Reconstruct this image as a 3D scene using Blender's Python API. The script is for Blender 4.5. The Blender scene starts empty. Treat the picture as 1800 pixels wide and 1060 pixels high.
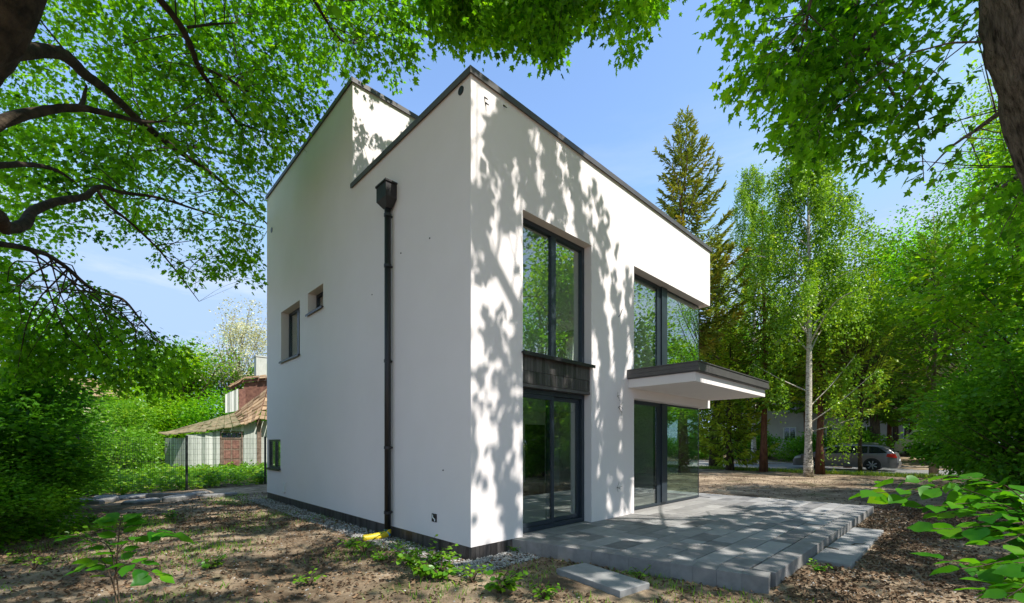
import bpy, math, random
import numpy as np
from mathutils import Vector

random.seed(7)
RNG = np.random.default_rng(7)
SC = bpy.context.scene
COL = SC.collection

# ------------------------------------------------------------------ camera frame and house frame
F, U0, V0, H = 772.4, 900.0, 779.3, 1.65
YAW = 0.767
CA, SA = math.cos(YAW), math.sin(YAW)
C0 = np.array([-0.575, 6.136])


def at(u, v, y):
    return np.array([(u - U0) / F * y, y, H - (v - V0) / F * y])


def proj(p):
    p = np.atleast_2d(p)
    y = np.where(np.abs(p[:, 1]) < 1e-6, 1e-6, p[:, 1])
    return U0 + p[:, 0] / y * F, V0 - (p[:, 2] - H) / y * F, p[:, 1]


def W(a, b, z=0.0):
    return np.array([C0[0] + a * CA - b * SA, C0[1] + a * SA + b * CA, z])


def ab(p):
    d = p[..., :2] - C0
    return d[..., 0] * CA + d[..., 1] * SA, -d[..., 0] * SA + d[..., 1] * CA


SUN_EL = math.radians(53.0)
_sh = np.array([SA, -CA]) + 0.12 * np.array([CA, SA])
_sh /= np.linalg.norm(_sh)
SUN = np.array([_sh[0] * math.cos(SUN_EL), _sh[1] * math.cos(SUN_EL), math.sin(SUN_EL)])

# ------------------------------------------------------------------ object helpers


def tag(o, label=None, cat=None, group=None, kind=None):
    if label: o['label'] = label
    if cat: o['category'] = cat
    if group: o['group'] = group
    if kind: o['kind'] = kind
    return o


def link(o, parent=None):
    COL.objects.link(o)
    if parent is not None:
        o.parent = parent
    return o


def empty(name, loc=(0, 0, 0), rz=0.0):
    o = bpy.data.objects.new(name, None)
    o.empty_display_size = 0.2
    o.location = [float(x) for x in loc]
    o.rotation_euler = (0, 0, rz)
    return link(o)


def copy_tree(o, parent=None):
    c = o.copy()
    link(c)
    c.parent = parent
    for ch in list(o.children):
        copy_tree(ch, c)
    return c


class MB:
    """collects polygons for one mesh object"""

    def __init__(self):
        self.v = []; self.f = []; self.t = []; self.m = []

    def poly(self, pts, tint=0.5, m=0):
        n = len(self.v)
        self.v += [tuple(map(float, p)) for p in pts]
        self.f.append(tuple(range(n, n + len(pts))))
        self.t.append(tint); self.m.append(m)

    def mesh(self, verts, faces, tint=0.5, m=0):
        n = len(self.v)
        self.v += [tuple(map(float, p)) for p in verts]
        for f in faces:
            self.f.append(tuple(i + n for i in f)); self.t.append(tint); self.m.append(m)

    def box(self, x0, x1, y0, y1, z0, z1, tint=0.5, bev=0.0, m=0):
        if bev <= 0:
            vs = [(x0, y0, z0), (x1, y0, z0), (x1, y1, z0), (x0, y1, z0), (x0, y0, z1), (x1, y0, z1), (x1, y1, z1), (x0, y1, z1)]
            self.mesh(vs, [(0, 3, 2, 1), (4, 5, 6, 7), (0, 1, 5, 4), (1, 2, 6, 5), (2, 3, 7, 6), (3, 0, 4, 7)], tint, m)
        else:
            b = bev
            vs = []
            for z, i in ((z0, 0), (z1 - b, 0), (z1, b)):
                vs += [(x0 + i, y0 + i, z), (x1 - i, y0 + i, z), (x1 - i, y1 - i, z), (x0 + i, y1 - i, z)]
            fs = [(0, 3, 2, 1), (8, 9, 10, 11)]
            for r in (0, 4):
                for k in range(4):
                    fs.append((r + k, r + (k + 1) % 4, r + 4 + (k + 1) % 4, r + 4 + k))
            self.mesh(vs, fs, tint, m)

    def prism(self, poly, z0, z1, tint=0.5, bev=0.0, m=0):
        n = len(poly)
        P = np.array(poly, float)
        if bev > 0:
            c = P.mean(0)
            d = P - c
            L = np.linalg.norm(d, axis=1, keepdims=True)
            Q = c + d * np.maximum(0.2, (L - bev * 1.4) / L)
            vs = [(*p, z0) for p in P] + [(*p, z1 - bev) for p in P] + [(*p, z1) for p in Q]
            fs = [tuple(range(2 * n, 3 * n)), tuple(range(n - 1, -1, -1))]
            for r in (0, n):
                for k in range(n):
                    fs.append((r + k, r + (k + 1) % n, r + n + (k + 1) % n, r + n + k))
        else:
            vs = [(*p, z0) for p in P] + [(*p, z1) for p in P]
            fs = [tuple(range(n, 2 * n)), tuple(range(n - 1, -1, -1))]
            for k in range(n):
                fs.append((k, (k + 1) % n, n + (k + 1) % n, n + k))
        self.mesh(vs, fs, tint, m)

    def tube(self, pts, rads, n=8, tint=0.5, jitter=0.0, cap=True, rng=None):
        pts = [np.array(p, float) for p in pts]
        base = len(self.v)
        up = np.array([0.13, 0.31, 0.94])
        prevx = None
        for i, p in enumerate(pts):
            d = pts[min(i + 1, len(pts) - 1)] - pts[max(i - 1, 0)]
            d = d / (np.linalg.norm(d) + 1e-9)
            if prevx is None:
                x = np.cross(d, up if abs(d @ up) < 0.95 else np.array([1, 0, 0]))
            else:
                x = prevx - d * (prevx @ d)
            x /= np.linalg.norm(x) + 1e-9
            prevx = x
            y = np.cross(d, x)
            for k in range(n):
                a = 2 * math.pi * k / n
                r = rads[i]
                if jitter and rng is not None:
                    r *= 1 + jitter * (rng.random() - 0.5) + jitter * 0.7 * math.sin(3 * a + i * 0.7) * 0.5
                self.v.append(tuple(p + x * math.cos(a) * r + y * math.sin(a) * r))
        for i in range(len(pts) - 1):
            for k in range(n):
                self.f.append((base + i * n + k, base + i * n + (k + 1) % n, base + (i + 1) * n + (k + 1) % n, base + (i + 1) * n + k))
                self.t.append(tint); self.m.append(0)
        if cap:
            self.f.append(tuple(base + k for k in range(n - 1, -1, -1))); self.t.append(tint); self.m.append(0)
            e = base + (len(pts) - 1) * n
            self.f.append(tuple(e + k for k in range(n))); self.t.append(tint); self.m.append(0)

    def build(self, name, mats, parent=None, smooth=False):
        me = bpy.data.meshes.new(name)
        me.from_pydata(self.v, [], self.f)
        mats = mats if isinstance(mats, (list, tuple)) else [mats]
        for mm in mats:
            me.materials.append(mm)
        a = me.attributes.new('tint', 'FLOAT', 'FACE')
        a.data.foreach_set('value', np.array(self.t, np.float32))
        if len(mats) > 1:
            me.polygons.foreach_set('material_index', np.array(self.m, np.int32))
        me.polygons.foreach_set('use_smooth', np.full(len(self.f), smooth))
        me.update()
        return link(bpy.data.objects.new(name, me), parent)


def tri_mesh(name, V, T, tint, mats, parent=None, smooth=False):
    """V (n,3), T (m,3) or (m,4) faces, tint (m,)"""
    me = bpy.data.meshes.new(name)
    k = T.shape[1]
    me.vertices.add(len(V)); me.loops.add(T.size); me.polygons.add(len(T))
    me.vertices.foreach_set('co', V.astype(np.float32).ravel())
    me.loops.foreach_set('vertex_index', T.astype(np.int32).ravel())
    me.polygons.foreach_set('loop_start', np.arange(0, T.size, k, dtype=np.int32))
    me.polygons.foreach_set('loop_total', np.full(len(T), k, np.int32))
    me.polygons.foreach_set('use_smooth', np.full(len(T), smooth))
    me.materials.append(mats)
    a = me.attributes.new('tint', 'FLOAT', 'FACE')
    a.data.foreach_set('value', tint.astype(np.float32))
    me.update(calc_edges=True)
    return link(bpy.data.objects.new(name, me), parent)


# ------------------------------------------------------------------ materials
def new_mat(name):
    m = bpy.data.materials.new(name)
    m.use_nodes = True
    nt = m.node_tree
    nt.nodes.clear()
    out = nt.nodes.new('ShaderNodeOutputMaterial')
    return m, nt, out


def nd(nt, typ, **kw):
    n = nt.nodes.new(typ)
    for k, v in kw.items():
        if hasattr(n, k) and not isinstance(v, tuple):
            setattr(n, k, v)
    return n


def noise(nt, scale, detail=4.0, rough=0.6, coord=None, dims=None):
    n = nt.nodes.new('ShaderNodeTexNoise')
    n.inputs['Scale'].default_value = scale
    n.inputs['Detail'].default_value = detail
    n.inputs['Roughness'].default_value = rough
    if coord is not None:
        nt.links.new(coord, n.inputs['Vector'])
    return n.outputs[0]


def ramp(nt, fac, stops):
    r = nt.nodes.new('ShaderNodeValToRGB')
    el = r.color_ramp.elements
    while len(el) < len(stops):
        el.new(0.5)
    for e, (p, c) in zip(el, stops):
        e.position = p
        e.color = (*c, 1.0) if isinstance(c, tuple) else (c, c, c, 1.0)
    nt.links.new(fac, r.inputs[0])
    return r.outputs[0]


def mixc(nt, fac, a, b, mode='MIX'):
    m = nt.nodes.new('ShaderNodeMix')
    m.data_type = 'RGBA'
    m.blend_type = mode
    for s, v in ((m.inputs[0], fac), (m.inputs[6], a), (m.inputs[7], b)):
        if isinstance(v, (int, float)):
            s.default_value = v
        elif isinstance(v, tuple):
            s.default_value = (*v, 1.0)
        else:
            nt.links.new(v, s)
    return m.outputs[2]


def math_n(nt, op, a, b=0.5):
    m = nt.nodes.new('ShaderNodeMath')
    m.operation = op
    for s, v in ((m.inputs[0], a), (m.inputs[1], b)):
        if isinstance(v, (int, float)):
            s.default_value = v
        else:
            nt.links.new(v, s)
    return m.outputs[0]


def obj_coord(nt):
    return nt.nodes.new('ShaderNodeTexCoord').outputs['Object']


def mapping(nt, vec, scale=(1, 1, 1)):
    m = nt.nodes.new('ShaderNodeMapping')
    m.inputs['Scale'].default_value = scale
    nt.links.new(vec, m.inputs['Vector'])
    return m.outputs[0]


def tint_attr(nt):
    a = nt.nodes.new('ShaderNodeAttribute')
    a.attribute_name = 'tint'
    return a.outputs['Fac']


def bump(nt, h, strength=0.3, dist=0.02):
    b = nt.nodes.new('ShaderNodeBump')
    b.inputs['Strength'].default_value = strength
    b.inputs['Distance'].default_value = dist
    nt.links.new(h, b.inputs['Height'])
    return b.outputs[0]


def principled(nt, out, color, rough=0.6, metal=0.0, normal=None, spec=0.5):
    p = nt.nodes.new('ShaderNodeBsdfPrincipled')
    if isinstance(color, tuple):
        p.inputs['Base Color'].default_value = (*color, 1)
    else:
        nt.links.new(color, p.inputs['Base Color'])
    if isinstance(rough, (int, float)):
        p.inputs['Roughness'].default_value = rough
    else:
        nt.links.new(rough, p.inputs['Roughness'])
    p.inputs['Metallic'].default_value = metal
    p.inputs['Specular IOR Level'].default_value = spec
    if normal is not None:
        nt.links.new(normal, p.inputs['Normal'])
    nt.links.new(p.outputs[0], out.inputs[0])
    return p


def simple(name, c1, c2=None, scale=6.0, rough=0.6, metal=0.0, bmp=0.0, bscale=40.0, bdist=0.01, spec=0.5, stretch=(1, 1, 1), use_tint=False):
    m, nt, out = new_mat(name)
    co = mapping(nt, obj_coord(nt), stretch)
    col = c1
    if c2 is not None:
        fac = noise(nt, scale, 5, 0.62, co)
        if use_tint:
            fac = math_n(nt, 'ADD', math_n(nt, 'MULTIPLY', fac, 0.5), math_n(nt, 'MULTIPLY', tint_attr(nt), 0.6))
            col = ramp(nt, fac, [(0.2, c1), (0.85, c2)])
        else:
            col = ramp(nt, fac, [(0.3, c1), (0.7, c2)])
    nrm = bump(nt, noise(nt, bscale, 4, 0.6, co), bmp, bdist) if bmp else None
    principled(nt, out, col, rough, metal, nrm, spec)
    return m


def leaf_mat(name, dark, light, trans, tmix=0.42, gloss=0.05, nscale=0.7):
    m, nt, out = new_mat(name)
    co = obj_coord(nt)
    fac = math_n(nt, 'ADD', math_n(nt, 'MULTIPLY', noise(nt, nscale, 2, 0.5, co), 0.7), math_n(nt, 'MULTIPLY', tint_attr(nt), 0.6))
    col = ramp(nt, fac, [(0.30, dark), (0.80, light), (1.0, (min(.5, light[0] * 1.7), light[1] * 1.12, light[2]))])
    colt = mixc(nt, 1.0, col, trans, 'MULTIPLY')
    d = nt.nodes.new('ShaderNodeBsdfDiffuse'); nt.links.new(col, d.inputs[0])
    t = nt.nodes.new('ShaderNodeBsdfTranslucent'); nt.links.new(colt, t.inputs[0])
    g = nt.nodes.new('ShaderNodeBsdfGlossy'); g.inputs['Roughness'].default_value = 0.38
    g.inputs[0].default_value = (0.9, 0.95, 0.9, 1)
    m1 = nt.nodes.new('ShaderNodeMixShader'); m1.inputs[0].default_value = tmix
    nt.links.new(d.outputs[0], m1.inputs[1]); nt.links.new(t.outputs[0], m1.inputs[2])
    m2 = nt.nodes.new('ShaderNodeMixShader'); m2.inputs[0].default_value = gloss
    nt.links.new(m1.outputs[0], m2.inputs[1]); nt.links.new(g.outputs[0], m2.inputs[2])
    nt.links.new(m2.outputs[0], out.inputs[0])
    return m


M = {}
M['plaster'] = simple('plaster', (0.765, 0.715, 0.695), (0.795, 0.745, 0.725), 1.3, 0.9, 0, 0.25, 260.0, 0.002, spec=0.2)
M['inner_plaster'] = simple('inner_plaster', (0.80, 0.80, 0.79), (0.85, 0.85, 0.84), 2.0, 0.9, spec=0.2)
M['dark_metal'] = simple('dark_metal', (0.022, 0.021, 0.022), (0.032, 0.030, 0.030), 3.0, 0.42, 0.3, 0.05, 30, 0.003)
M['coping'] = simple('coping_metal', (0.085, 0.08, 0.08), (0.115, 0.11, 0.108), 3.0, 0.5, 0.3, 0.05, 30, 0.003)
M['frame'] = simple('anthracite_frame', (0.022, 0.032, 0.042), (0.03, 0.042, 0.054), 4.0, 0.38, 0.1)
M['tile'] = simple('dark_tile', (0.02, 0.018, 0.018), (0.085, 0.078, 0.075), 5.0, 0.38, 0, 0.15, 50, 0.004, stretch=(6, 6, 0.7), use_tint=True)
M['grout'] = simple('grout', (0.22, 0.21, 0.2), (0.28, 0.27, 0.26), 20, 0.9)
M['concrete'] = simple('concrete_paver', (0.115, 0.11, 0.107), (0.35, 0.34, 0.325), 7.0, 0.8, 0, 0.35, 120, 0.003, use_tint=True)
M['slab'] = simple('step_slab', (0.20, 0.20, 0.198), (0.29, 0.287, 0.28), 5.0, 0.85, 0, 0.3, 90, 0.003)
M['joint'] = simple('joint_sand', (0.05, 0.048, 0.045), (0.08, 0.075, 0.07), 20, 0.95)
M['floor'] = simple('interior_screed', (0.40, 0.385, 0.36), (0.48, 0.46, 0.43), 3.0, 0.5)
M['dark_door'] = simple('dark_door', (0.012, 0.013, 0.013), (0.02, 0.02, 0.02), 3.0, 0.5)
M['white'] = simple('white_plastic', (0.72, 0.72, 0.70), (0.78, 0.78, 0.76), 6, 0.45)
M['black'] = simple('black_plastic', (0.01, 0.01, 0.01), (0.016, 0.016, 0.016), 6, 0.5)
M['yellow'] = simple('yellow_pipe', (0.72, 0.52, 0.02), (0.80, 0.60, 0.03), 8, 0.45)
M['blue'] = simple('blue_tape', (0.03, 0.28, 0.55), (0.04, 0.34, 0.62), 8, 0.5)
M['wire'] = simple('fence_wire', (0.03, 0.04, 0.035), (0.05, 0.06, 0.05), 9, 0.5, 0.4)
M['card'] = simple('cardboard', (0.25, 0.17, 0.10), (0.34, 0.24, 0.15), 5, 0.85)
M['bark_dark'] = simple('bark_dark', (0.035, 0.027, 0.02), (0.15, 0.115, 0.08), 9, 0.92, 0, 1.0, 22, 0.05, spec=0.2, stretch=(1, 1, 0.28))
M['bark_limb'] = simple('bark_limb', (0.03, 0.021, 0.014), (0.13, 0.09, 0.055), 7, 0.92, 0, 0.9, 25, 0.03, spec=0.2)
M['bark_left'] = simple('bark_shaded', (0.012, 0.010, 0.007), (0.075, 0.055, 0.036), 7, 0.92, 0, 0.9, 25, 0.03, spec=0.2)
M['bark_ridged'] = simple('bark_ridged', (0.02, 0.016, 0.012), (0.25, 0.205, 0.165), 16, 0.95, 0, 1.0, 30, 0.08, spec=0.15, stretch=(1, 1, 0.16))
M['bark_red'] = simple('bark_red', (0.07, 0.032, 0.02), (0.19, 0.09, 0.055), 6, 0.92, 0, 0.8, 20, 0.03, spec=0.2, stretch=(1, 1, 0.4))
M['bark_pine'] = simple('bark_pine', (0.16, 0.11, 0.075), (0.34, 0.25, 0.17), 5, 0.92, 0, 0.8, 18, 0.03, spec=0.2, stretch=(1, 1, 0.5))
M['needle_twig'] = M['bark_dark']


def birch_bark():
    m, nt, out = new_mat('birch_bark')
    co = obj_coord(nt)
    n1 = noise(nt, 3.0, 6, 0.75, mapping(nt, co, (2.0, 2.0, 5.0)))
    n2 = noise(nt, 14.0, 4, 0.7, mapping(nt, co, (0.6, 0.6, 2.2)))
    white = ramp(nt, n1, [(0.35, (0.42, 0.36, 0.28)), (0.65, (0.66, 0.61, 0.52))])
    mask = ramp(nt, n2, [(0.50, 0.0), (0.60, 1.0)])
    # rough dark plates at the foot of the trunk
    sep = nt.nodes.new('ShaderNodeSeparateXYZ'); nt.links.new(co, sep.inputs[0])
    low = ramp(nt, math_n(nt, 'ADD', math_n(nt, 'MULTIPLY', sep.outputs[2], 0.12), math_n(nt, 'MULTIPLY', n1, 0.5)), [(0.35, 0.75), (0.75, 0.0)])
    c = mixc(nt, math_n(nt, 'MULTIPLY', mask, 0.85), white, (0.06, 0.045, 0.035))
    c = mixc(nt, math_n(nt, 'MULTIPLY', low, mask), c, (0.05, 0.035, 0.025))
    principled(nt, out, c, 0.8, 0, bump(nt, n2, 0.5, 0.02), 0.2)
    return m


M['bark_birch'] = birch_bark()


def glass_mat():
    m, nt, out = new_mat('window_glass')
    ge = nt.nodes.new('ShaderNodeNewGeometry')
    dp = nt.nodes.new('ShaderNodeVectorMath'); dp.operation = 'DOT_PRODUCT'
    nt.links.new(ge.outputs['Normal'], dp.inputs[0]); nt.links.new(ge.outputs['Incoming'], dp.inputs[1])
    cs = math_n(nt, 'ABSOLUTE', dp.outputs['Value'], 0)
    p5 = math_n(nt, 'POWER', math_n(nt, 'SUBTRACT', 1.0, cs), 4.0)
    t = nt.nodes.new('ShaderNodeBsdfTransparent'); t.inputs[0].default_value = (0.86, 0.94, 0.90, 1)
    g = nt.nodes.new('ShaderNodeBsdfGlossy'); g.inputs['Roughness'].default_value = 0.0
    g.inputs[0].default_value = (0.97, 1.0, 0.98, 1)
    mx = nt.nodes.new('ShaderNodeMixShader')
    f = math_n(nt, 'MINIMUM', math_n(nt, 'ADD', math_n(nt, 'MULTIPLY', p5, 0.95), 0.21), 0.95)
    nt.links.new(f, mx.inputs[0]); nt.links.new(t.outputs[0], mx.inputs[1]); nt.links.new(g.outputs[0], mx.inputs[2])
    nt.links.new(mx.outputs[0], out.inputs[0])
    return m


M['glass'] = glass_mat()
M['car_glass'] = simple('car_glass', (0.02, 0.028, 0.026), None, rough=0.04, spec=1.0)


def ground_mat():
    m, nt, out = new_mat('dirt_ground')
    co = obj_coord(nt)
    n1 = noise(nt, 0.55, 6, 0.65, co)
    n2 = noise(nt, 3.5, 8, 0.7, co)
    n3 = noise(nt, 28.0, 6, 0.75, co)
    n4 = noise(nt, 0.9, 5, 0.7, mapping(nt, co, (1.3, 0.8, 1)))
    sand = ramp(nt, n2, [(0.3, (0.23, 0.165, 0.105)), (0.72, (0.58, 0.45, 0.31))])
    dark = ramp(nt, n3, [(0.35, (0.035, 0.024, 0.015)), (0.7, (0.17, 0.12, 0.078))])
    mk = ramp(nt, math_n(nt, 'ADD', math_n(nt, 'MULTIPLY', n1, 0.75), math_n(nt, 'MULTIPLY', n3, 0.3)), [(0.45, 0.0), (0.62, 1.0)])
    c = mixc(nt, mk, sand, dark)  # sand and soil tones, contrast widened in the colour to stand in for sun and shade
    moss = ramp(nt, n3, [(0.3, (0.03, 0.045, 0.012)), (0.7, (0.09, 0.11, 0.035))])
    mm = ramp(nt, math_n(nt, 'ADD', math_n(nt, 'MULTIPLY', n4, 0.8), math_n(nt, 'MULTIPLY', n2, 0.25)), [(0.56, 0.0), (0.68, 0.8)])
    c = mixc(nt, mm, c, moss)
    sep = nt.nodes.new('ShaderNodeSeparateXYZ'); nt.links.new(co, sep.inputs[0])
    h = math_n(nt, 'ADD', math_n(nt, 'MULTIPLY', n3, 0.4), n2)
    principled(nt, out, c, 0.95, 0, bump(nt, h, 0.8, 0.06), 0.1)
    return m


M['ground'] = ground_mat()
M['asphalt'] = simple('asphalt', (0.16, 0.155, 0.15), (0.22, 0.215, 0.205), 1.2, 0.85, 0, 0.3, 80, 0.005)
M['kerb'] = simple('kerb_stone', (0.25, 0.245, 0.235), (0.34, 0.33, 0.315), 5, 0.9, 0, 0.3, 60, 0.004)
M['gravel'] = simple('gravel_stone', (0.13, 0.125, 0.12), (0.44, 0.425, 0.40), 9, 0.85, use_tint=True)
M['litter'] = simple('dead_leaf', (0.035, 0.022, 0.014), (0.24, 0.155, 0.09), 12, 0.85, use_tint=True, spec=0.2)
M['stone'] = simple('field_stone', (0.12, 0.12, 0.115), (0.25, 0.245, 0.235), 6, 0.9, 0, 0.5, 30, 0.02)
M['maple'] = leaf_mat('maple_leaf', (0.012, 0.075, 0.004), (0.155, 0.39, 0.012), (2.1, 2.0, 0.7), 0.52, 0.012)
M['maple_deep'] = leaf_mat('maple_leaf_deep', (0.009, 0.062, 0.004), (0.15, 0.36, 0.010), (2.1, 2.05, 0.7), 0.5, 0.012)
M['maple_bright'] = leaf_mat('maple_leaf_bright', (0.04, 0.16, 0.006), (0.21, 0.41, 0.012), (1.9, 1.8, 0.7), 0.45, 0.015)
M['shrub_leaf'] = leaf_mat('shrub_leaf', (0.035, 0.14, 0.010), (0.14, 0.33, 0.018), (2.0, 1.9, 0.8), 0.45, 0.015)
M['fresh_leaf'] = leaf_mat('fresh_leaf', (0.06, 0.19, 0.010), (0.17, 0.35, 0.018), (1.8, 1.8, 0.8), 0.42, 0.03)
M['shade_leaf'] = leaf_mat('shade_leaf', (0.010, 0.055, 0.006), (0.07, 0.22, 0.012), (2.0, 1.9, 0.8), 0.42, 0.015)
M['hazel'] = leaf_mat('hazel_leaf', (0.015, 0.10, 0.006), (0.07, 0.24, 0.010), (2.2, 1.9, 0.7), 0.45, 0.02, 7.0)
M['birch_leaf'] = leaf_mat('birch_leaf', (0.05, 0.15, 0.008), (0.25, 0.42, 0.02), (1.7, 1.7, 0.8), 0.40, 0.03)
M['needle'] = leaf_mat('spruce_needle', (0.07, 0.17, 0.012), (0.36, 0.47, 0.035), (1.3, 1.3, 0.8), 0.28, 0.02)
M['needle_dark'] = leaf_mat('dark_needle', (0.018, 0.08, 0.008), (0.19, 0.36, 0.022), (1.3, 1.3, 0.8), 0.25, 0.02)
M['needle_gold'] = leaf_mat('brown_green_needle', (0.05, 0.11, 0.012), (0.27, 0.32, 0.04), (1.2, 1.2, 0.8), 0.22, 0.02, 0.5)
M['blossom'] = leaf_mat('blossom', (0.30, 0.32, 0.10), (0.72, 0.68, 0.45), (1.2, 1.2, 1.1), 0.35, 0.02)
M['grass'] = leaf_mat('grass_blade', (0.07, 0.16, 0.012), (0.26, 0.38, 0.03), (1.6, 1.6, 0.7), 0.4, 0.04)

# ------------------------------------------------------------------ leaf templates (x across, y along, z up), triangles
_h = [(0.0, 0.0), (0.18, -0.02), (0.44, 0.10), (0.27, 0.27), (0.55, 0.58), (0.24, 0.56), (0.0, 1.0)]
_out = _h + [(-x, y) for x, y in _h[-2:0:-1]]
MAPLE_V = np.array([(0, 0.36, 0.0)] + [(x, y, -0.22 * abs(x) - 0.12 * y * y) for x, y in _out])
MAPLE_T = np.array([(0, i + 1, (i + 1) % len(_out) + 1) for i in range(len(_out))])
OVAL_V = np.array([(0, 0, 0), (0.26, 0.25, 0.05), (0.30, 0.55, 0.03), (0, 1, -0.12), (-0.30, 0.55, 0.03), (-0.26, 0.25, 0.05), (0, 0.5, -0.05)])
OVAL_T = np.array([(6, 0, 1), (6, 1, 2), (6, 2, 3), (6, 3, 4), (6, 4, 5), (6, 5, 0)])
_bh = [(0.0, 0.0), (.20, .05), (.36, .20), (.43, .42), (.38, .62), (.22, .82), (0.0, 1.06)]
_bo = _bh + [(-x, y) for x, y in _bh[-2:0:-1]]
BROAD_V = np.array([(x, y, .16 * abs(x) + .05 * math.sin(9 * y + (x > 0)) * abs(x) * 2 - .16 * y * y) for x, y in _bo] + [(0, y, -.16 * y * y - .01) for y in (.2, .42, .62, .82)])
BROAD_T = np.array([(0, 1, 12), (1, 2, 12), (12, 2, 13), (2, 3, 13), (13, 3, 14), (3, 4, 14), (14, 4, 15), (4, 5, 15), (15, 5, 6),
                    (0, 12, 11), (11, 12, 10), (12, 13, 10), (10, 13, 9), (13, 14, 9), (9, 14, 8), (14, 15, 8), (8, 15, 7), (15, 6, 7)])
DIA_V = np.array([(0, 0, 0), (0.34, 0.45, 0.06), (0, 1, -0.1), (-0.34, 0.45, 0.06)])
DIA_T = np.array([(0, 1, 2), (0, 2, 3)])
NEE_V = np.array([(0, 0, 0), (0.16, 0.3, -0.03), (0.07, 1, -0.1), (-0.07, 1, -0.1), (-0.16, 0.3, -0.03)])
NEE_T = np.array([(0, 1, 4), (1, 2, 3), (1, 3, 4)])
BLADE_V = np.array([(-0.05, 0, 0), (0.05, 0, 0), (0.03, 0.6, 0.02), (0.0, 1, 0.12)])
BLADE_T = np.array([(0, 1, 2), (0, 2, 3)])


def place(tv, tt, P, D, N, S):
    """bake copies of a template: P base, D direction, N normal, S size"""
    D = D / (np.linalg.norm(D, axis=1, keepdims=True) + 1e-9)
    X = np.cross(D, N)
    X /= np.linalg.norm(X, axis=1, keepdims=True) + 1e-9
    Z = np.cross(X, D)
    S = np.asarray(S).reshape(-1, 1, 1)
    V = P[:, None, :] + S * (tv[None, :, 0:1] * X[:, None] + tv[None, :, 1:2] * D[:, None] + tv[None, :, 2:3] * Z[:, None])
    k = len(tv)
    T = tt[None] + (np.arange(len(P)) * k)[:, None, None]
    return V.reshape(-1, 3), T.reshape(-1, 3)


def unit(v):
    return v / (np.linalg.norm(v, axis=-1, keepdims=True) + 1e-9)


def leaf_sprays(rng, C, D, n, length, spread, size, tv, tt, droop=0.35, flat=0.55, filt=None):
    """n leaves round each spray centre C with axis D"""
    K = len(C)
    idx = np.repeat(np.arange(K), n)
    c = C[idx]; d = unit(D)[idx]
    m = len(idx)
    t = rng.random(m) ** 0.8
    r = rng.normal(0, 1, (m, 3)); r[:, 2] *= flat
    P = c + d * ((t - 0.35) * length)[:, None] + r * (spread * (0.5 + 0.6 * (1 - t)))[:, None]
    if filt is not None:
        kp = filt(P)
        P, r, d, idx = P[kp], r[kp], d[kp], idx[kp]; m = len(P)
    dirn = unit(r + d * 0.8 + np.array([0, 0, -droop]) + rng.normal(0, 0.35, (m, 3)))
    nrm = unit(np.array([0, 0, 1.0]) + rng.normal(0, 0.55, (m, 3)))
    s = size * rng.uniform(0.6, 1.25, m)
    V, T = place(tv, tt, P, dirn, nrm, s)
    tk = rng.random(K)
    tint = np.clip(tk[idx] * 0.6 + rng.random(m) * 0.4, 0, 1)
    return V, T, np.repeat(tint, len(tt))


def in_poly(u, v, poly):
    inside = np.zeros(len(u), bool)
    n = len(poly)
    for i in range(n):
        x0, y0 = poly[i]; x1, y1 = poly[(i + 1) % n]
        cond = ((y0 > v) != (y1 > v))
        xi = (x1 - x0) * (v - y0) / (y1 - y0 + 1e-12) + x0
        inside ^= cond & (u < xi)
    return inside


def smooth_line(pts, rads, sub=5, rng=None, wob=0.0):
    """Catmull-Rom resample"""
    P = [np.array(p, float) for p in pts]
    P = [2 * P[0] - P[1]] + P + [2 * P[-1] - P[-2]]
    o, r = [], []
    for i in range(1, len(P) - 2):
        for k in range(sub):
            t = k / sub
            q = 0.5 * ((2 * P[i]) + (-P[i - 1] + P[i + 1]) * t + (2 * P[i - 1] - 5 * P[i] + 4 * P[i + 1] - P[i + 2]) * t * t
                       + (-P[i - 1] + 3 * P[i] - 3 * P[i + 1] + P[i + 2]) * t ** 3)
            rr = rads[i - 1] * (1 - t) + rads[i] * t
            if rng is not None and wob:
                q = q + rng.normal(0, wob * rr, 3)
            o.append(q); r.append(rr)
    o.append(P[-2]); r.append(rads[-1])
    return o, r


# ------------------------------------------------------------------ world, sun, camera
w = bpy.data.worlds.new('World')
SC.world = w
w.use_nodes = True
nt = w.node_tree
nt.nodes.clear()
sky = nt.nodes.new('ShaderNodeTexSky')
sky.sky_type = 'NISHITA'
sky.sun_disc = False
sky.sun_elevation = SUN_EL
sky.sun_rotation = math.atan2(SUN[0], SUN[1])
sky.altitude = 300
sky.air_density = 1.0
sky.dust_density = 0.9
sky.ozone_density = 1.6
bg = nt.nodes.new('ShaderNodeBackground')
bg.inputs[1].default_value = 0.15
wo = nt.nodes.new('ShaderNodeOutputWorld')
skb = mixc(nt, 1.0, sky.outputs[0], (0.90, 0.955, 1.0), 'MULTIPLY')
cap = mixc(nt, 1.0, skb, (1.42, 2.0, 2.95), 'DARKEN')
gco = nt.nodes.new('ShaderNodeTexCoord').outputs['Generated']
wisp = noise(nt, 2.2, 7, 0.62, mapping(nt, gco, (1.0, 1.6, 6.0)))
wz = nt.nodes.new('ShaderNodeSeparateXYZ'); nt.links.new(gco, wz.inputs[0])
low = ramp(nt, wz.outputs[2], [(0.05, 1.0), (0.62, 0.0)])
wm = math_n(nt, 'MULTIPLY', ramp(nt, wisp, [(0.48, 0.0), (0.72, 1.0)]), math_n(nt, 'MULTIPLY', low, 0.75))
nt.links.new(mixc(nt, wm, cap, (3.0, 3.1, 3.25)), bg.inputs[0])
nt.links.new(bg.outputs[0], wo.inputs[0])

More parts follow.
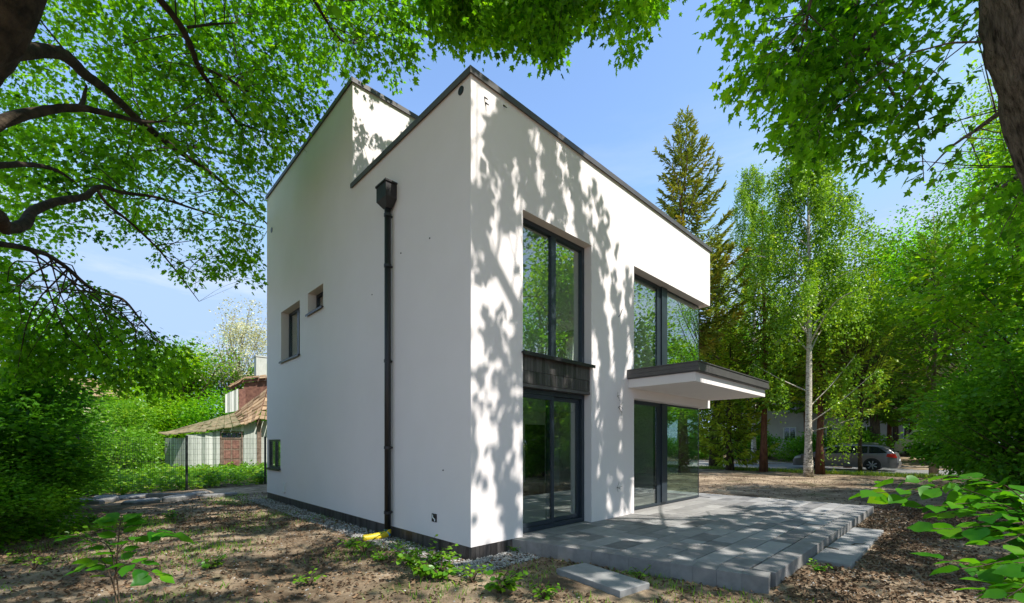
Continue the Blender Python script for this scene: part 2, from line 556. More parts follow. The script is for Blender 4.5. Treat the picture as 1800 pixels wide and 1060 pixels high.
sl = bpy.data.lights.new('sun', 'SUN')
sl.energy = 3.1
sl.angle = math.radians(0.55)
sl.color = (1.0, 0.955, 0.89)
so = link(bpy.data.objects.new('sun', sl))
so.rotation_euler = Vector(SUN).to_track_quat('Z', 'Y').to_euler()
so.location = (20, -20, 40)

cam = bpy.data.cameras.new('camera')
co_ = link(bpy.data.objects.new('camera', cam))
co_.location = (0, 0, H)
co_.rotation_euler = (math.pi / 2, 0, 0)
cam.sensor_width = 36
cam.lens = F / 1800 * 36
cam.shift_y = (V0 - 530) / 1800
cam.clip_start = 0.05
cam.clip_end = 2000
SC.camera = co_
SC.view_settings.view_transform = 'Standard'
SC.view_settings.look = 'None'
SC.view_settings.gamma = 1
SC.view_settings.exposure = 1.28
cy = SC.cycles
cy.max_bounces = 8
cy.diffuse_bounces = 4
cy.glossy_bounces = 3
cy.transmission_bounces = 4
cy.transparent_max_bounces = 12
cy.caustics_reflective = False
cy.caustics_refractive = False
cy.use_denoising = True
cy.sample_clamp_indirect = 6

# ------------------------------------------------------------------ house
ZT, Z0, Z2 = 6.89, 0.194, 9.03
BD, B1, AL = 9.732, 3.813, 8.195
ZS, ZB = 5.34, 2.59
A1, A2, A4 = 1.033, 2.834, 4.32
ZW, ZD, ZSILL = 5.30, 2.545, 3.10
COP = 0.075   # coping height
house = empty('house', (C0[0], C0[1], 0), YAW)
tag(house, 'white two-storey box house with flat roofs, black frames and a corner canopy', 'house')


def wall_grid(mb, origin, xdir, ydir, rect_list, holes, thick):
    """wall in plane spanned by xdir and z; solid where in a rect and not in a hole; ydir = inward"""
    xs = sorted({r[0] for r in rect_list} | {r[1] for r in rect_list} | {h[0] for h in holes} | {h[1] for h in holes})
    zs = sorted({r[2] for r in rect_list} | {r[3] for r in rect_list} | {h[2] for h in holes} | {h[3] for h in holes})
    o = np.array(origin, float); X = np.array(xdir, float); Y = np.array(ydir, float); Zv = np.array((0, 0, 1.0))

    def solid(i, j):
        if i < 0 or j < 0 or i >= len(xs) - 1 or j >= len(zs) - 1:
            return False
        x = (xs[i] + xs[i + 1]) / 2; z = (zs[j] + zs[j + 1]) / 2
        return any(r[0] < x < r[1] and r[2] < z < r[3] for r in rect_list) and not any(h[0] < x < h[1] and h[2] < z < h[3] for h in holes)

    def P(x, z, d):
        return o + X * x + Zv * z + Y * d
    for i in range(len(xs) - 1):
        for j in range(len(zs) - 1):
            if not solid(i, j):
                continue
            x0, x1, z0, z1 = xs[i], xs[i + 1], zs[j], zs[j + 1]
            mb.poly([P(x0, z0, 0), P(x1, z0, 0), P(x1, z1, 0), P(x0, z1, 0)])
            mb.poly([P(x0, z0, thick), P(x0, z1, thick), P(x1, z1, thick), P(x1, z0, thick)])
            if not solid(i - 1, j): mb.poly([P(x0, z0, 0), P(x0, z1, 0), P(x0, z1, thick), P(x0, z0, thick)])
            if not solid(i + 1, j): mb.poly([P(x1, z0, 0), P(x1, z0, thick), P(x1, z1, thick), P(x1, z1, 0)])
            if not solid(i, j - 1): mb.poly([P(x0, z0, 0), P(x0, z0, thick), P(x1, z0, thick), P(x1, z0, 0)])
            if not solid(i, j + 1): mb.poly([P(x0, z1, 0), P(x1, z1, 0), P(x1, z1, thick), P(x0, z1, thick)])


ztop = ZT - COP
ztop2 = Z2 - COP
TH = 0.42
# front facade (b = 0 plane)
mb = MB()
wall_grid(mb, (0, 0, 0), (1, 0, 0), (0, 1, 0), [(TH, AL - 0.002, Z0, ztop)],
          [(A1, A2, Z0, ZD), (A1, A2, ZD + 0.0, 3.06), (A1, A2, 3.06, ZW), (A4, AL, Z0, ZB), (A4, AL, 3.0, ZS)], TH)
mb.build('wall', M['plaster'], house)
# left side wall (a = 0 plane)
L_HOLES = [(6.896, 8.40, 3.90, 5.275), (5.364, 6.336, 4.77, 5.295), (8.45, 9.62, 0.93, 1.76)]
mb = MB()
wall_grid(mb, (0, 0, 0), (0, 1, 0), (1, 0, 0), [(0, BD, Z0, ztop), (B1, BD, ztop, ztop2)], L_HOLES, TH)
mb.build('wall', M['plaster'], house)
# right end wall (a = AL plane), glazed at the near corner
mb = MB()
wall_grid(mb, (AL, TH, 0), (0, 1, 0), (-1, 0, 0), [(0, BD - TH, Z0, ztop), (B1 - TH, BD - TH, ztop, ztop2)],
          [(0, 1.0, Z0, ZB), (0, 1.0, 3.0, ZS), (5.6, 8.2, .6, 2.5), (2.2, 4.2, 3.3, 5.2)], TH)
mb.build('wall', M['plaster'], house)
# back wall
mb = MB()
wall_grid(mb, (TH, BD, 0), (1, 0, 0), (0, -1, 0), [(0, AL - 2 * TH, Z0, ztop2)], [(.3, 3.6, .4, 2.5), (4.4, 7.0, .4, 2.5), (.3, 3.4, 3.2, 5.3), (4.2, 7.0, 3.2, 5.3)], TH)  # wide unseen openings, added to let daylight into the rooms
mb.build('wall', M['plaster'], house)
# front wall of the raised rear storey
mb = MB()
mb.box(TH, AL - TH, B1, B1 + TH, 6.55, ztop2)
mb.build('wall', M['plaster'], house)
# roof decks
mb = MB()
mb.box(TH, AL - TH, TH, B1, 6.25, 6.5)
mb.box(TH, AL - TH, B1 + TH, BD - TH, 8.4, 8.65)
mb.build('roof', M['coping'], house)
# copings
mb = MB()
o_ = 0.035
def cop_run(pts_out):
    pass
mb.box(-o_, AL + o_, -o_, TH, ztop, ZT)
mb.box(-o_, TH, TH, B1, ztop + .001, ZT - .001)
mb.box(AL - TH, AL + o_, TH, B1, ztop + .001, ZT - .001)
mb.box(-o_, -0.002, B1, B1 + 0.03, ztop, ZT - .004)
mb.box(-o_, AL + o_, B1 - o_, B1 + TH, ztop2, Z2)
mb.box(-o_, TH, B1 + TH, BD + o_, ztop2 + .001, Z2 - .001)
mb.box(AL - TH, AL + o_, B1 + TH, BD + o_, ztop2 + .001, Z2 - .001)
mb.box(TH, AL - TH, BD - TH, BD + o_, ztop2 + .001, Z2 - .001)
# folded drip edges
mb.box(-o_ - .004, AL + o_, -o_ - .004, -o_, ztop - .018, ZT + .002)
mb.box(-o_ - .004, -o_, -o_, B1 + .03, ztop - .018, ZT + .002)
mb.box(-o_ - .004, -o_, B1 - o_, BD + o_, ztop2 - .018, Z2 + .002)
mb.box(-o_, AL + o_, B1 - o_ - .004, B1 - o_, ztop2 - .018, Z2 + .002)
mb.build('coping', M['coping'], house)
# plinth with vertical dark tiles
mb = MB()
rr = random.Random(3)
x = 0.02
while x < 0.95:
    wd = 0.068
    mb.box(x, x + wd - .004, -0.004, 0.03, -0.1, Z0 - .004, rr.random()); x += wd
y = -0.004
while y < BD:
    wd = 0.068
    mb.box(0.012, 0.045, y, min(y + wd - .004, BD), -0.1, Z0 - .004, rr.random()); y += wd
mb.build('plinth_tile', M['tile'], house)
mb = MB()
mb.box(0.03, AL - .02, 0.02, BD - .02, -0.2, Z0 - .006)
mb.build('plinth', M['grout'], house)

# spandrel panel between door and window
mb = MB()
n_t = 26
for row, (z0, z1) in enumerate(((ZD + 0.06, 2.80), (2.806, 3.055))):
    for k in range(n_t):
        x0 = A1 + .003 + (A2 - A1 - .006) * k / n_t
        mb.box(x0, x0 + (A2 - A1) / n_t - .003, 0.035, 0.06, z0, z1, rr.random())
sp = mb.build('spandrel_tile', M['tile'], house)
mb = MB(); mb.box(A1 + .002, A2 - .002, 0.058, 0.3, ZD + .05, 3.058); mb.build('spandrel_backing', M['grout'], house)
mb = MB(); mb.box(A1 + .002, A2 - .002, 0.028, 0.3, ZD + .002, ZD + .048); mb.build('lintel_trim', M['coping'], house)


def frame_rect(mb, x0, x1, z0, z1, y0, y1, t):
    mb.box(x0, x0 + t, y0, y1, z0, z1)
    mb.box(x1 - t, x1, y0, y1, z0, z1)
    mb.box(x0 + t, x1 - t, y0 + .002, y1 - .002, z0, z0 + t)
    mb.box(x0 + t, x1 - t, y0 + .002, y1 - .002, z1 - t, z1)


RB = 0.16
# upper window
mb = MB()
frame_rect(mb, A1 + .003, A2 - .003, 3.085, ZW - .003, RB, RB + .09, .075)
mb.box(1.90, 2.02, RB + .004, RB + .085, 3.155, ZW - .075)
win = mb.build('window', M['frame'], house)
mb = MB(); mb.box(1.105, 1.902, RB + .04, RB + .052, 3.158, ZW - .076); mb.build('pane', M['glass'], win)
mb = MB(); mb.box(2.018, 2.762, RB + .04, RB + .052, 3.158, ZW - .076); mb.build('pane', M['glass'], win)
mb = MB(); mb.box(A1 - .03, A2 + .045, -0.055, RB, 3.062, 3.084); mb.box(A1 - .03, A2 + .045, -0.059, -0.055, 3.03, 3.087); mb.build('sill', M['dark_metal'], win)
# sliding door
mb = MB()
frame_rect(mb, A1 + .003, A2 - .003, Z0 + .004, ZD - .002, RB, RB + .12, .075)
frame_rect(mb, A1 + .08, 1.98, Z0 + .082, ZD - .08, RB + .012, RB + .055, .07)
frame_rect(mb, 1.86, A2 - .08, Z0 + .082, ZD - .08, RB + .062, RB + .105, .07)
door = mb.build('sliding_door', M['frame'], house)
mb = MB(); mb.box(1.18, 1.912, RB + .028, RB + .04, Z0 + .15, ZD - .148); mb.build('pane', M['glass'], door)
mb = MB(); mb.box(1.928, 2.686, RB + .078, RB + .09, Z0 + .15, ZD - .148); mb.build('pane', M['glass'], door)
# corner glazing, both storeys
GB = 0.2
GA = AL - 0.21
for (z0, z1) in ((Z0 + .01, ZB), (2.99, ZS)):
    mb = MB()
    mb.box(A4 + .003, 5.69, GB, GB + .10, z1 - .08, z1 - .002)
    mb.box(A4 + .003, GA, GB + .002, GB + .10, z0, z0 + .055)
    mb.box(A4 + .003, A4 + .07, GB + .004, GB + .10, z0 + .055, z1 - .08)
    mb.box(5.69, 5.86, GB + .006, GB + .10, z0 + .055, z1 - .002)
    mb.box(5.86, 6.12, GB - .03, GB + .11, z0 + .058, z1 - .003)
    mb.box(6.12, GA - .03, GB + .004, GB + .09, z1 - .045, z1 - .004)
    mb.box(GA - .03, GA, GB + .02, 1.40, z1 - .045, z1 - .004)
    mb.box(GA - .03, GA, GB + .102, 1.40, z0, z0 + .05)
    mb.box(GA - .022, GA - .006, GB + .006, GB + .022, z0 + .056, z1 - .046)
    mb.box(GA - .06, GA, 1.38, 1.44, z0, z1 - .004)
    cw = mb.build('corner_window', M['frame'], house)
    mb = MB(); mb.box(A4 + .072, 5.689, GB + .03, GB + .042, z0 + .056, z1 - .081); mb.build('pane', M['glass'], cw)
    mb = MB(); mb.box(6.121, GA - .024, GB + .008, GB + .02, z0 + .056, z1 - .046); mb.build('pane', M['glass'], cw)
    mb = MB(); mb.box(GA - .02, GA - .008, GB + .024, 1.379, z0 + .056, z1 - .046); mb.build('pane', M['glass'], cw)

# canopy
mb = MB()
mb.box(4.10, 8.05, -1.378, -0.003, 2.785, 2.955)
mb.build('canopy_slab', M['plaster'], house)
mb = MB()
mb.box(4.05, 8.09, -1.462, -0.004, 2.972, 3.05)
mb.box(4.056, 8.084, -1.452, -0.004, 3.054, 3.125)
mb.box(4.045, 8.095, -1.468, -0.004, 3.128, 3.146)
mb.box(4.07, 8.07, -1.44, -0.006, 2.957, 2.97)
mb.build('canopy_fascia', M['coping'], house)

# side wall windows
for (y0, y1, z0, z1) in L_HOLES:
    low = z0 < 1.5
    mb = MB()
    xr = 0.03 if low else 0.20
    def R(mb_, ya, yb, za, zb, xa, xb):
        mb_.box(xa, xb, ya, yb, za, zb)
    R(mb, y0 + .002, y0 + .06, z0 + .002, z1 - .002, xr, xr + .08)
    R(mb, y1 - .06, y1 - .002, z0 + .002, z1 - .002, xr, xr + .08)
    R(mb, y0 + .06, y1 - .06, z0 + .002, z0 + .06, xr + .002, xr + .078)
    R(mb, y0 + .06, y1 - .06, z1 - .06, z1 - .002, xr + .002, xr + .078)
    if y1 - y0 > 1.0:
        R(mb, (y0 + y1) / 2 - .07, (y0 + y1) / 2 + .07, z0 + .06, z1 - .06, xr + .003, xr + .076)
    wn = mb.build('window', M['frame'], house)
    gm = MB()
    if y1 - y0 > 1.0:
        R(gm, y0 + .06, (y0 + y1) / 2 - .071, z0 + .06, z1 - .06, xr + .035, xr + .045)
        R(gm, (y0 + y1) / 2 + .071, y1 - .06, z0 + .06, z1 - .06, xr + .035, xr + .045)
    else:
        R(gm, y0 + .06, y1 - .06, z0 + .06, z1 - .06, xr + .035, xr + .045)
    gm.build('pane', M['glass'], wn)
    s = MB(); s.box(-.05, xr, y0 - .03, y1 + .03, z0 - .022, z0); s.box(-.054, -.05, y0 - .03, y1 + .03, z0 - .05, z0 + .003)
    s.build('sill', M['dark_metal'], wn)

# rainwater hopper and downpipe
PB = 2.21
mb = MB()
mb.tube([(-.085, PB, 5.78), (-.085, PB, 0.16)], [.055, .055], 20)
pipe = mb.build('downpipe', M['dark_metal'], house, True)
for z in (5.60, 4.72, 3.06, 1.55, 0.42):
    mb = MB()
    mb.tube([(-.085, PB, z), (-.085, PB, z + .05)], [.064, .064], 20)
    mb.box(-.04, 0.0, PB - .02, PB + .02, z + .01, z + .04)
    mb.build('bracket', M['dark_metal'], pipe)
mb = MB()
hw = .17
mb.mesh([(-.21, PB - hw, 5.87), (-.003, PB - hw, 5.87), (-.003, PB + hw, 5.87), (-.21, PB + hw, 5.87),
         (-.21, PB - hw, 6.14), (-.003, PB - hw, 6.14), (-.003, PB + hw, 6.14), (-.21, PB + hw, 6.14),
         (-.14, PB - .06, 5.74), (-.03, PB - .06, 5.74), (-.03, PB + .06, 5.74), (-.14, PB + .06, 5.74)],
        [(0, 1, 5, 4), (1, 2, 6, 5), (2, 3, 7, 6), (3, 0, 4, 7), (8, 9, 1, 0), (9, 10, 2, 1), (10, 11, 3, 2), (11, 8, 0, 3), (11, 10, 9, 8)])
mb.box(-.225, 0.0 - .002, PB - hw - .018, PB + hw + .018, 6.12, 6.15)
mb.build('hopper', M['dark_metal'], house)
# little fittings on the walls
for (y, z, r) in ((9.25, 7.86, .075), (.22, 6.70, .06)):
    mb = MB()
    mb.tube([(-.012, y, z), (.002, y, z)], [r, r], 16)
    mb.build('vent_cap', M['black'], house)
mb = MB(); mb.box(-.012, 0.0 - .001, .83, .955, .44, .565); mb.build('outlet_box', M['black'], house)
mb = MB(); mb.tube([(-.013, .93, .545), (-.03, .90, .51), (-.013, .87, .48), (-.02, .86, .45)], [.008] * 4, 6); mb.build('outlet_wire', M['white'], house)
mb = MB(); mb.box(-.03, -.001, 8.0, 8.12, .34, .58, bev=.008); mb.tube([(-.04, 8.06, .36), (-.04, 8.06, .30)], [.035, .03], 10); mb.build('meter_cover', M['white'], house)
for (u, v, n) in ((1083, 697, 5), (1086, 716, 7), (1081, 857, 6)):
    # loose cable ends sticking out of the plaster
    mb = MB()
    a = 3.70 + (u - 1083) * .012; z = 1.65 + (779.3 - v) / F * 8.75
    for k in range(n):
        q = [np.array((a, 0, z))]
        d = np.array((rr.uniform(-1, 1) * .05, -.05, rr.uniform(-1, 1) * .07))
        for s in range(4):
            q.append(q[-1] + d * .42); d = d + np.array((rr.uniform(-.04, .04), rr.uniform(-.01, .02), rr.uniform(-.05, .03)))
        mb.tube(q, [.0026] * 5, 4)
    mb.build('loose_cable', M['black'], house)
for (a, z) in ((0.25, 6.62), (0.62, 6.70), (0.27, 6.55)):
    mb = MB(); mb.tube([(a, 0, z), (a + .02, -.05, z - .05)], [.012, .006], 6); mb.build('cable_end', M['black'], house)
mb = MB()
mb.tube([(3.73, -.004, 4.16), (3.80, -.01, 4.22), (3.86, -.012, 4.34)], [.006] * 3, 4)
mb.build('loose_cable', M['black'], house)
for (y, z) in ((1.02, 4.86), (2.96, 4.45), (.66, 1.25), (1.9, 4.9)):
    mb = MB(); mb.tube([(0, y, z), (-.012, y, z - .01)], [.012, .008], 6); mb.build('wall_plug', M['black'], house)

# interior: floors, ceilings, partitions
mb = MB()
mb.box(TH, AL - TH, TH, BD - TH, 0.02, Z0 + .01)
mb.box(TH, AL - .22, .32, 1.2, 0.02, Z0 + .008)
mb.box(TH + .3, AL - TH, TH + .02, BD - TH, 2.75, 2.985)
mb.box(AL - TH, AL - .25, .34, 1.42, 2.6, 2.985)
mb.build('interior_floor', M['floor'], house)
mb = MB()
mb.box(5.3, AL - TH, 4.9, 5.05, Z0 + .012, 2.698)
mb.box(TH, AL - TH, TH + .01, BD - TH, 2.70, 2.748)
mb.box(5.2, AL - TH, 5.4, 5.55, 2.99, 5.41)
mb.box(TH, AL - TH - .01, TH + .01, BD - TH, 5.42, 5.6)
mb.box(AL - TH, AL - .25, .34, 1.42, 5.42, 5.6)
mb.build('partition_wall', M['inner_plaster'], house)
mb = MB(); mb.box(6.1, 7.0, 4.87, 4.899, Z0 + .012, 2.25); mb.build('interior_door', M['dark_door'], house)
for bx in ((5.75, 5.83, 4.885, 4.899, 1.2, 1.28), (AL - TH - .012, AL - TH - .001, 2.05, 2.13, 1.25, 1.33), (AL - TH - .012, AL - TH - .001, 2.15, 2.23, 1.25, 1.33)):
    mb = MB(); mb.box(*bx); mb.build('light_switch', M['black'], house)

# things inside, on the floor behind the sliding door
for i, (a, b, s, h, lab) in enumerate(((4.9, 3.6, .42, .34, 'brown cardboard box on the floor behind the sliding glass door, closest to the mullion'),
                                       (5.5, 3.7, .36, .28, 'flat cardboard box on the floor behind the sliding glass door, farthest from the mullion'))):
    p = W(a, b, Z0 + .011)
    e = empty('cardboard_box', p, YAW + .3 * i); tag(e, lab, 'box')
    m_ = MB(); m_.box(-s / 2, s / 2, -s / 2, s / 2, 0, h); m_.build('body', M['card'], e)
    m_ = MB(); m_.box(-s / 2 - .01, s / 2 + .01, -.002, s / 2 + .01, h + .001, h + .012); m_.box(-s / 2 - .01, s / 2 + .01, -s / 2 - .1, -.006, h + .014, h + .022); m_.build('flap', M['card'], e)

# ------------------------------------------------------------------ terrace
TP = np.array([(0.80, 0.0), (1.46, -3.32), (9.25, -3.30), (9.05, 1.55), (8.22, 1.55), (8.22, 0.0)])


def clip(poly, a, b):
    """keep the part of poly left of a->b"""
    o = []
    n = len(poly)
    for i in range(n):
        p, q = poly[i], poly[(i + 1) % n]
        sp = (b[0] - a[0]) * (p[1] - a[1]) - (b[1] - a[1]) * (p[0] - a[0])
        sq = (b[0] - a[0]) * (q[1] - a[1]) - (b[1] - a[1]) * (q[0] - a[0])
        if sp >= 0: o.append(p)
        if sp * sq < 0:
            t = sp / (sp - sq)
            o.append((p[0] + t * (q[0] - p[0]), p[1] + t * (q[1] - p[1])))
    return o


terr = empty('terrace', (C0[0], C0[1], 0), YAW)
tag(terr, kind='structure')
mb = MB()
zt = 0.195
rows = []
b = -0.003
g = .014
inner = [(0.80 + .262, 0.0), (1.46 + .215, -3.32 + .262), (9.22, -3.32 + .262), (9.02, 1.5), (0.9, 1.5)]
ri = 0
for (b0, b1, amin) in [(1.2, 1.5, 8.23), (.9, 1.2, 8.23), (.6, .9, 8.23), (.3, .6, 8.23), (.0, .3, 8.23)] + [(-.3055 * k - .3055, -.3055 * k, .5) for k in range(10)]:
    a = amin - (0.3 if ri % 2 else 0.0) * (amin < 1)
    while a < 9.2:
        L = rr.choice((.3, .45, .6, .6))
        poly = [(max(a, amin) + g / 2, b0 + g / 2), (a + L - g / 2, b0 + g / 2), (a + L - g / 2, b1 - g / 2), (max(a, amin) + g / 2, b1 - g / 2)]
        for (p, q) in ((inner[0], inner[1]), (inner[1], inner[2]), (inner[2], inner[3])):
            if poly: poly = clip(poly, p, q)
        if len(poly) >= 3 and abs(sum(poly[i][0] * poly[(i + 1) % len(poly)][1] - poly[(i + 1) % len(poly)][0] * poly[i][1] for i in range(len(poly)))) > .02:
            mb.prism(poly, zt - .06, zt + rr.uniform(-.002, .002), rr.uniform(.1, .9), bev=.004)
        a += L
    ri += 1
# kerb blocks along the two free edges
def kerb_run(p0, p1, wd, ln):
    p0 = np.array(p0); p1 = np.array(p1)
    d = p1 - p0; L = np.linalg.norm(d); d /= L
    nrm = np.array([-d[1], d[0]])
    n = int(round(L / ln))
    for k in range(n):
        s0, s1 = L * k / n + .0012, L * (k + 1) / n - .0012
        q = [p0 + d * s0, p0 + d * s1, p0 + d * s1 + nrm * (wd - .006), p0 + d * s0 + nrm * (wd - .006)]
        mb.prism(q, -0.08, zt + .001, rr.uniform(.28, .42), bev=.003)  # low tint: shade of the kerb faces is put into the block colour
kerb_run((0.80, -0.004), (1.46, -3.32), .25, .26)
kerb_run((1.715, -3.318), (9.25, -3.30), .25, .2)
mb.build('paving', M['concrete'], terr)
mb = MB(); mb.prism([(0.9, -.004), (1.55, -3.2), (9.2, -3.2), (9.0, 1.5), (8.23, 1.5), (8.23, -.004)], -.1, zt - .03); mb.build('bedding', M['joint'], terr)


def slab(name, corners, z0, z1, label):
    m_ = MB()
    P = [tuple(W(*c)[:2]) for c in corners]
    c = np.mean(P, 0)
    m_.prism([(p[0] - c[0], p[1] - c[1]) for p in P], 0, z1 - z0, bev=.006)
    o = m_.build(name, M['slab'])
    o.location = (c[0], c[1], z0)
    tag(o, label, 'step')
    return o


slab('step_slab', [(0.40, -1.22), (0.24, -2.24), (0.72, -2.32), (0.88, -1.30)], -.06, .075, 'pale concrete step slab lying on dirt beside the left edge of the terrace')
slab('step_slab', [(3.2, -3.78), (6.5, -3.76), (6.46, -3.34), (3.25, -3.34)], -.03, .085, 'long concrete step slab with dry twigs against the right edge of the terrace')
# twigs on the step
for k, (a, b, an, L, lab) in enumerate(((4.6, -3.58, .3, .34, 'dark crooked twig on the long step slab, the thicker one'), (4.1, -3.5, 2.2, .26, 'thin dry twig on the long step slab, nearer the camera'))):
    p = W(a, b, .091)
    m_ = MB()
    q = [(0, 0, 0), (L * .3, .02, .006), (L * .6, -.02, .004), (L, .03, 0.006)]
    m_.tube(q, [.007, .006, .005, .003], 6); m_.tube([q[1], (L * .4, .09, .012)], [.004, .002], 5)
    o = m_.build('twig', M['bark_dark']); o.location = p; o.rotation_euler = (0, 0, an); tag(o, lab, 'twig')

# yellow drain pipe
mb = MB()
pts = [(-.085, PB, .15), (-.09, PB, .09), (-.14, PB - .01, .065), (-.25, PB - .02, .06), (-.40, PB - .0, .055), (-.52, PB + .03, .05)]
o, r = smooth_line(pts, [.06] * 6, 8)
r = [x * (1 + .07 * (i % 2)) for i, x in enumerate(r)]
e = empty('drain_pipe', W(0, 0, 0), YAW); tag(e, 'yellow corrugated drain pipe lying at the foot of the downpipe', 'pipe')
mb.tube(o, r, 14); mb.build('body', M['yellow'], e, True)
mb = MB(); mb.tube(o[9:14], [.068] * 5, 14); mb.mesh([(-.15, PB - .03, .12), (-.2, PB - .05, .17), (-.12, PB - .08, .16), (-.1, PB, .13)], [(0, 1, 2, 3)]); mb.build('tape', M['blue'], e, True)

# ------------------------------------------------------------------ ground, road


def ground_h(a, b, X, Y):
    h = np.clip((a - 36.5) / 6.0, 0, 1) * 0.9
    h = h + 0.02 * np.sin(X * 1.7 + 1) * np.cos(Y * 1.3) + 0.015 * np.sin(X * 3.1 + Y * 2.3)
    flat = np.clip((a - 24.0) / 1.5, 0, 1) * np.clip((37.0 - a) / 1.0, 0, 1)
    h = h * (1 - flat)
    near = np.exp(-(np.maximum(0, np.maximum(-.2 - a, a - 9.6)) + np.maximum(0, np.maximum(-3.9 - b, b - 10))) / .5)
    h = h * (1 - near * .8)
    # soil banked up a little against the free right edge of the terrace
    h = h + .045 * np.exp(-np.abs(b + 3.5) / .9) * (b < -3.2) * np.clip((a - 1.2) / .8, 0, 1) * np.clip((10.5 - a) / 1.5, 0, 1)
    return h


def gz(P2):
    a, b = ab(P2)
    return ground_h(a, b, P2[:, 0], P2[:, 1])


def axis_coords(lo, hi, fine_lo, fine_hi, d):
    c = list(np.arange(fine_lo, fine_hi + 1e-6, d))
    s, x = d, fine_hi
    while x < hi:
        s *= 1.25; x += s; c.append(x)
    s, x = d, fine_lo
    pre = []
    while x > lo:
        s *= 1.25; x -= s; pre.append(x)
    return np.array(pre[::-1] + c)


gx = axis_coords(-400, 400, -8, 12, .12)
gy = axis_coords(-400, 400, 2.5, 14, .12)
GX, GY = np.meshgrid(gx, gy)
rngg = np.random.default_rng(11)
pts2 = np.stack([GX.ravel(), GY.ravel()], 1)
aa, bb = ab(pts2)
hz = ground_h(aa, bb, pts2[:, 0], pts2[:, 1])
nearm = (np.abs(pts2[:, 0] - 2) < 10) & (np.abs(pts2[:, 1] - 8) < 6)
hz = hz + np.where(nearm, rngg.normal(0, .006, len(hz)), 0)
V = np.stack([pts2[:, 0], pts2[:, 1], hz], 1)
nx, ny = len(gx), len(gy)
I = (np.arange(ny - 1)[:, None] * nx + np.arange(nx - 1)[None]).ravel()
T = np.stack([I, I + 1, I + nx + 1, I + nx], 1)
gr = tri_mesh('ground', V, T, np.full(len(T), .5), M['ground'], None, True)
tag(gr, kind='structure')


def strip(name, a0, a1, b0, b1, z, mat, h=None):
    m_ = MB()
    if h is None:
        n = 60
        for k in range(n):
            y0, y1 = b0 + (b1 - b0) * k / n, b0 + (b1 - b0) * (k + 1) / n
            m_.poly([(a0, y0, z), (a1, y0, z), (a1, y1, z), (a0, y1, z)])
    else:
        m_.box(a0, a1, b0, b1, z, h, bev=.01)
    o_ = m_.build(name, mat)
    o_.location = (C0[0], C0[1], 0); o_.rotation_euler = (0, 0, YAW)
    return tag(o_, kind='structure')


strip('road', 26.0, 35.6, -160, 160, .006, M['asphalt'])
strip('kerb', 35.6, 35.75, -160, 160, -.05, M['kerb'], .12)
strip('kerb', 25.88, 26.0, -160, 160, -.05, M['kerb'], .03)

# ------------------------------------------------------------------ stuff on the ground


def stones(name, pts, size, rng, mat):
    tv = np.array([(1, 0, 0), (0, 1, 0), (-1, 0, 0), (0, -1, 0), (0, 0, 1), (0, 0, -1), (.7, .7, .3), (-.7, .6, -.2)], float)[:6]
    tt = np.array([(0, 1, 4), (1, 2, 4), (2, 3, 4), (3, 0, 4), (1, 0, 5), (2, 1, 5), (3, 2, 5), (0, 3, 5)])
    n = len(pts)
    ang = rng.random(n) * 6.28
    s = size * rng.uniform(.5, 1.3, n)
    jit = rng.uniform(.7, 1.3, (n, 6, 1))
    tvj = tv[None] * jit * np.array([1, .8, .6])
    c, si = np.cos(ang)[:, None], np.sin(ang)[:, None]
    x = tvj[..., 0] * c - tvj[..., 1] * si; y = tvj[..., 0] * si + tvj[..., 1] * c
    Vv = pts[:, None, :] + s[:, None, None] * np.stack([x, y, tvj[..., 2]], -1)
    Tt = tt[None] + (np.arange(n) * 6)[:, None, None]
    return tri_mesh(name, Vv.reshape(-1, 3), Tt.reshape(-1, 3), np.repeat(rng.random(n), len(tt)), mat)


rg = np.random.default_rng(5)
n = 7000
a_ = -rg.random(n) ** .8 * .52 + .0
b_ = rg.uniform(-.55, 9.6, n)
n2 = 1600
a2_ = rg.uniform(-.45, .85, n2); b2_ = -rg.random(n2) * .55
a_ = np.concatenate([a_, a2_]); b_ = np.concatenate([b_, b2_])
gp = np.stack([C0[0] + a_ * CA - b_ * SA, C0[1] + a_ * SA + b_ * CA, rg.uniform(.0, .025, len(a_))], 1)
tag(stones('gravel', gp, .021, rg, M['gravel']), 'pale gravel strip round the foot of the house', 'gravel', kind='stuff')


def litter(name, P, rng, size, label):
    n = len(P)
    ang = rng.random(n) * 6.283
    D = np.stack([np.cos(ang), np.sin(ang), rng.normal(0, .35, n)], 1)
    N = unit(np.array([0, 0, 1.]) + rng.normal(0, .55, (n, 3)))
    V_, T_ = place(OVAL_V * np.array([1, 1, 2.5]), OVAL_T, P, D, N, size * rng.uniform(.5, 1.4, n))
    o_ = tri_mesh(name, V_, T_, np.repeat(rng.random(n), len(OVAL_T)), M['litter'])
    return tag(o_, label, 'leaves', kind='stuff')


def clumped(rng, n, sampler, ncl, rad):
    c = sampler(ncl)
    i = rng.integers(0, ncl, n)
    return c[i] + rng.normal(0, rad, (n, 2))


def no_house(P2):
    a, b = ab(P2)
    bad = ((a > -.02) & (a < 8.3) & (b > -.02) & (b < 9.8)) | ((b > -3.33) & (b < 1.6) & (a > .8 - .2 * b) & (a < 9.3))
    bad |= (a > 3.15) & (a < 6.55) & (b > -3.8) & (b < -3.3)
    bad |= (a > .03) & (a < .8) & (b > -2.5) & (b < -1.25)
    return P2[~bad]


def samp_right(n):
    a = rg.uniform(1.2, 12, n); b = -3.35 - np.abs(rg.normal(0, 1.3, n))
    return np.stack([C0[0] + a * CA - b * SA, C0[1] + a * SA + b * CA], 1)


def samp_left(n):
    return np.stack([rg.uniform(-9, 2.5, n), rg.uniform(3.6, 14, n)], 1)


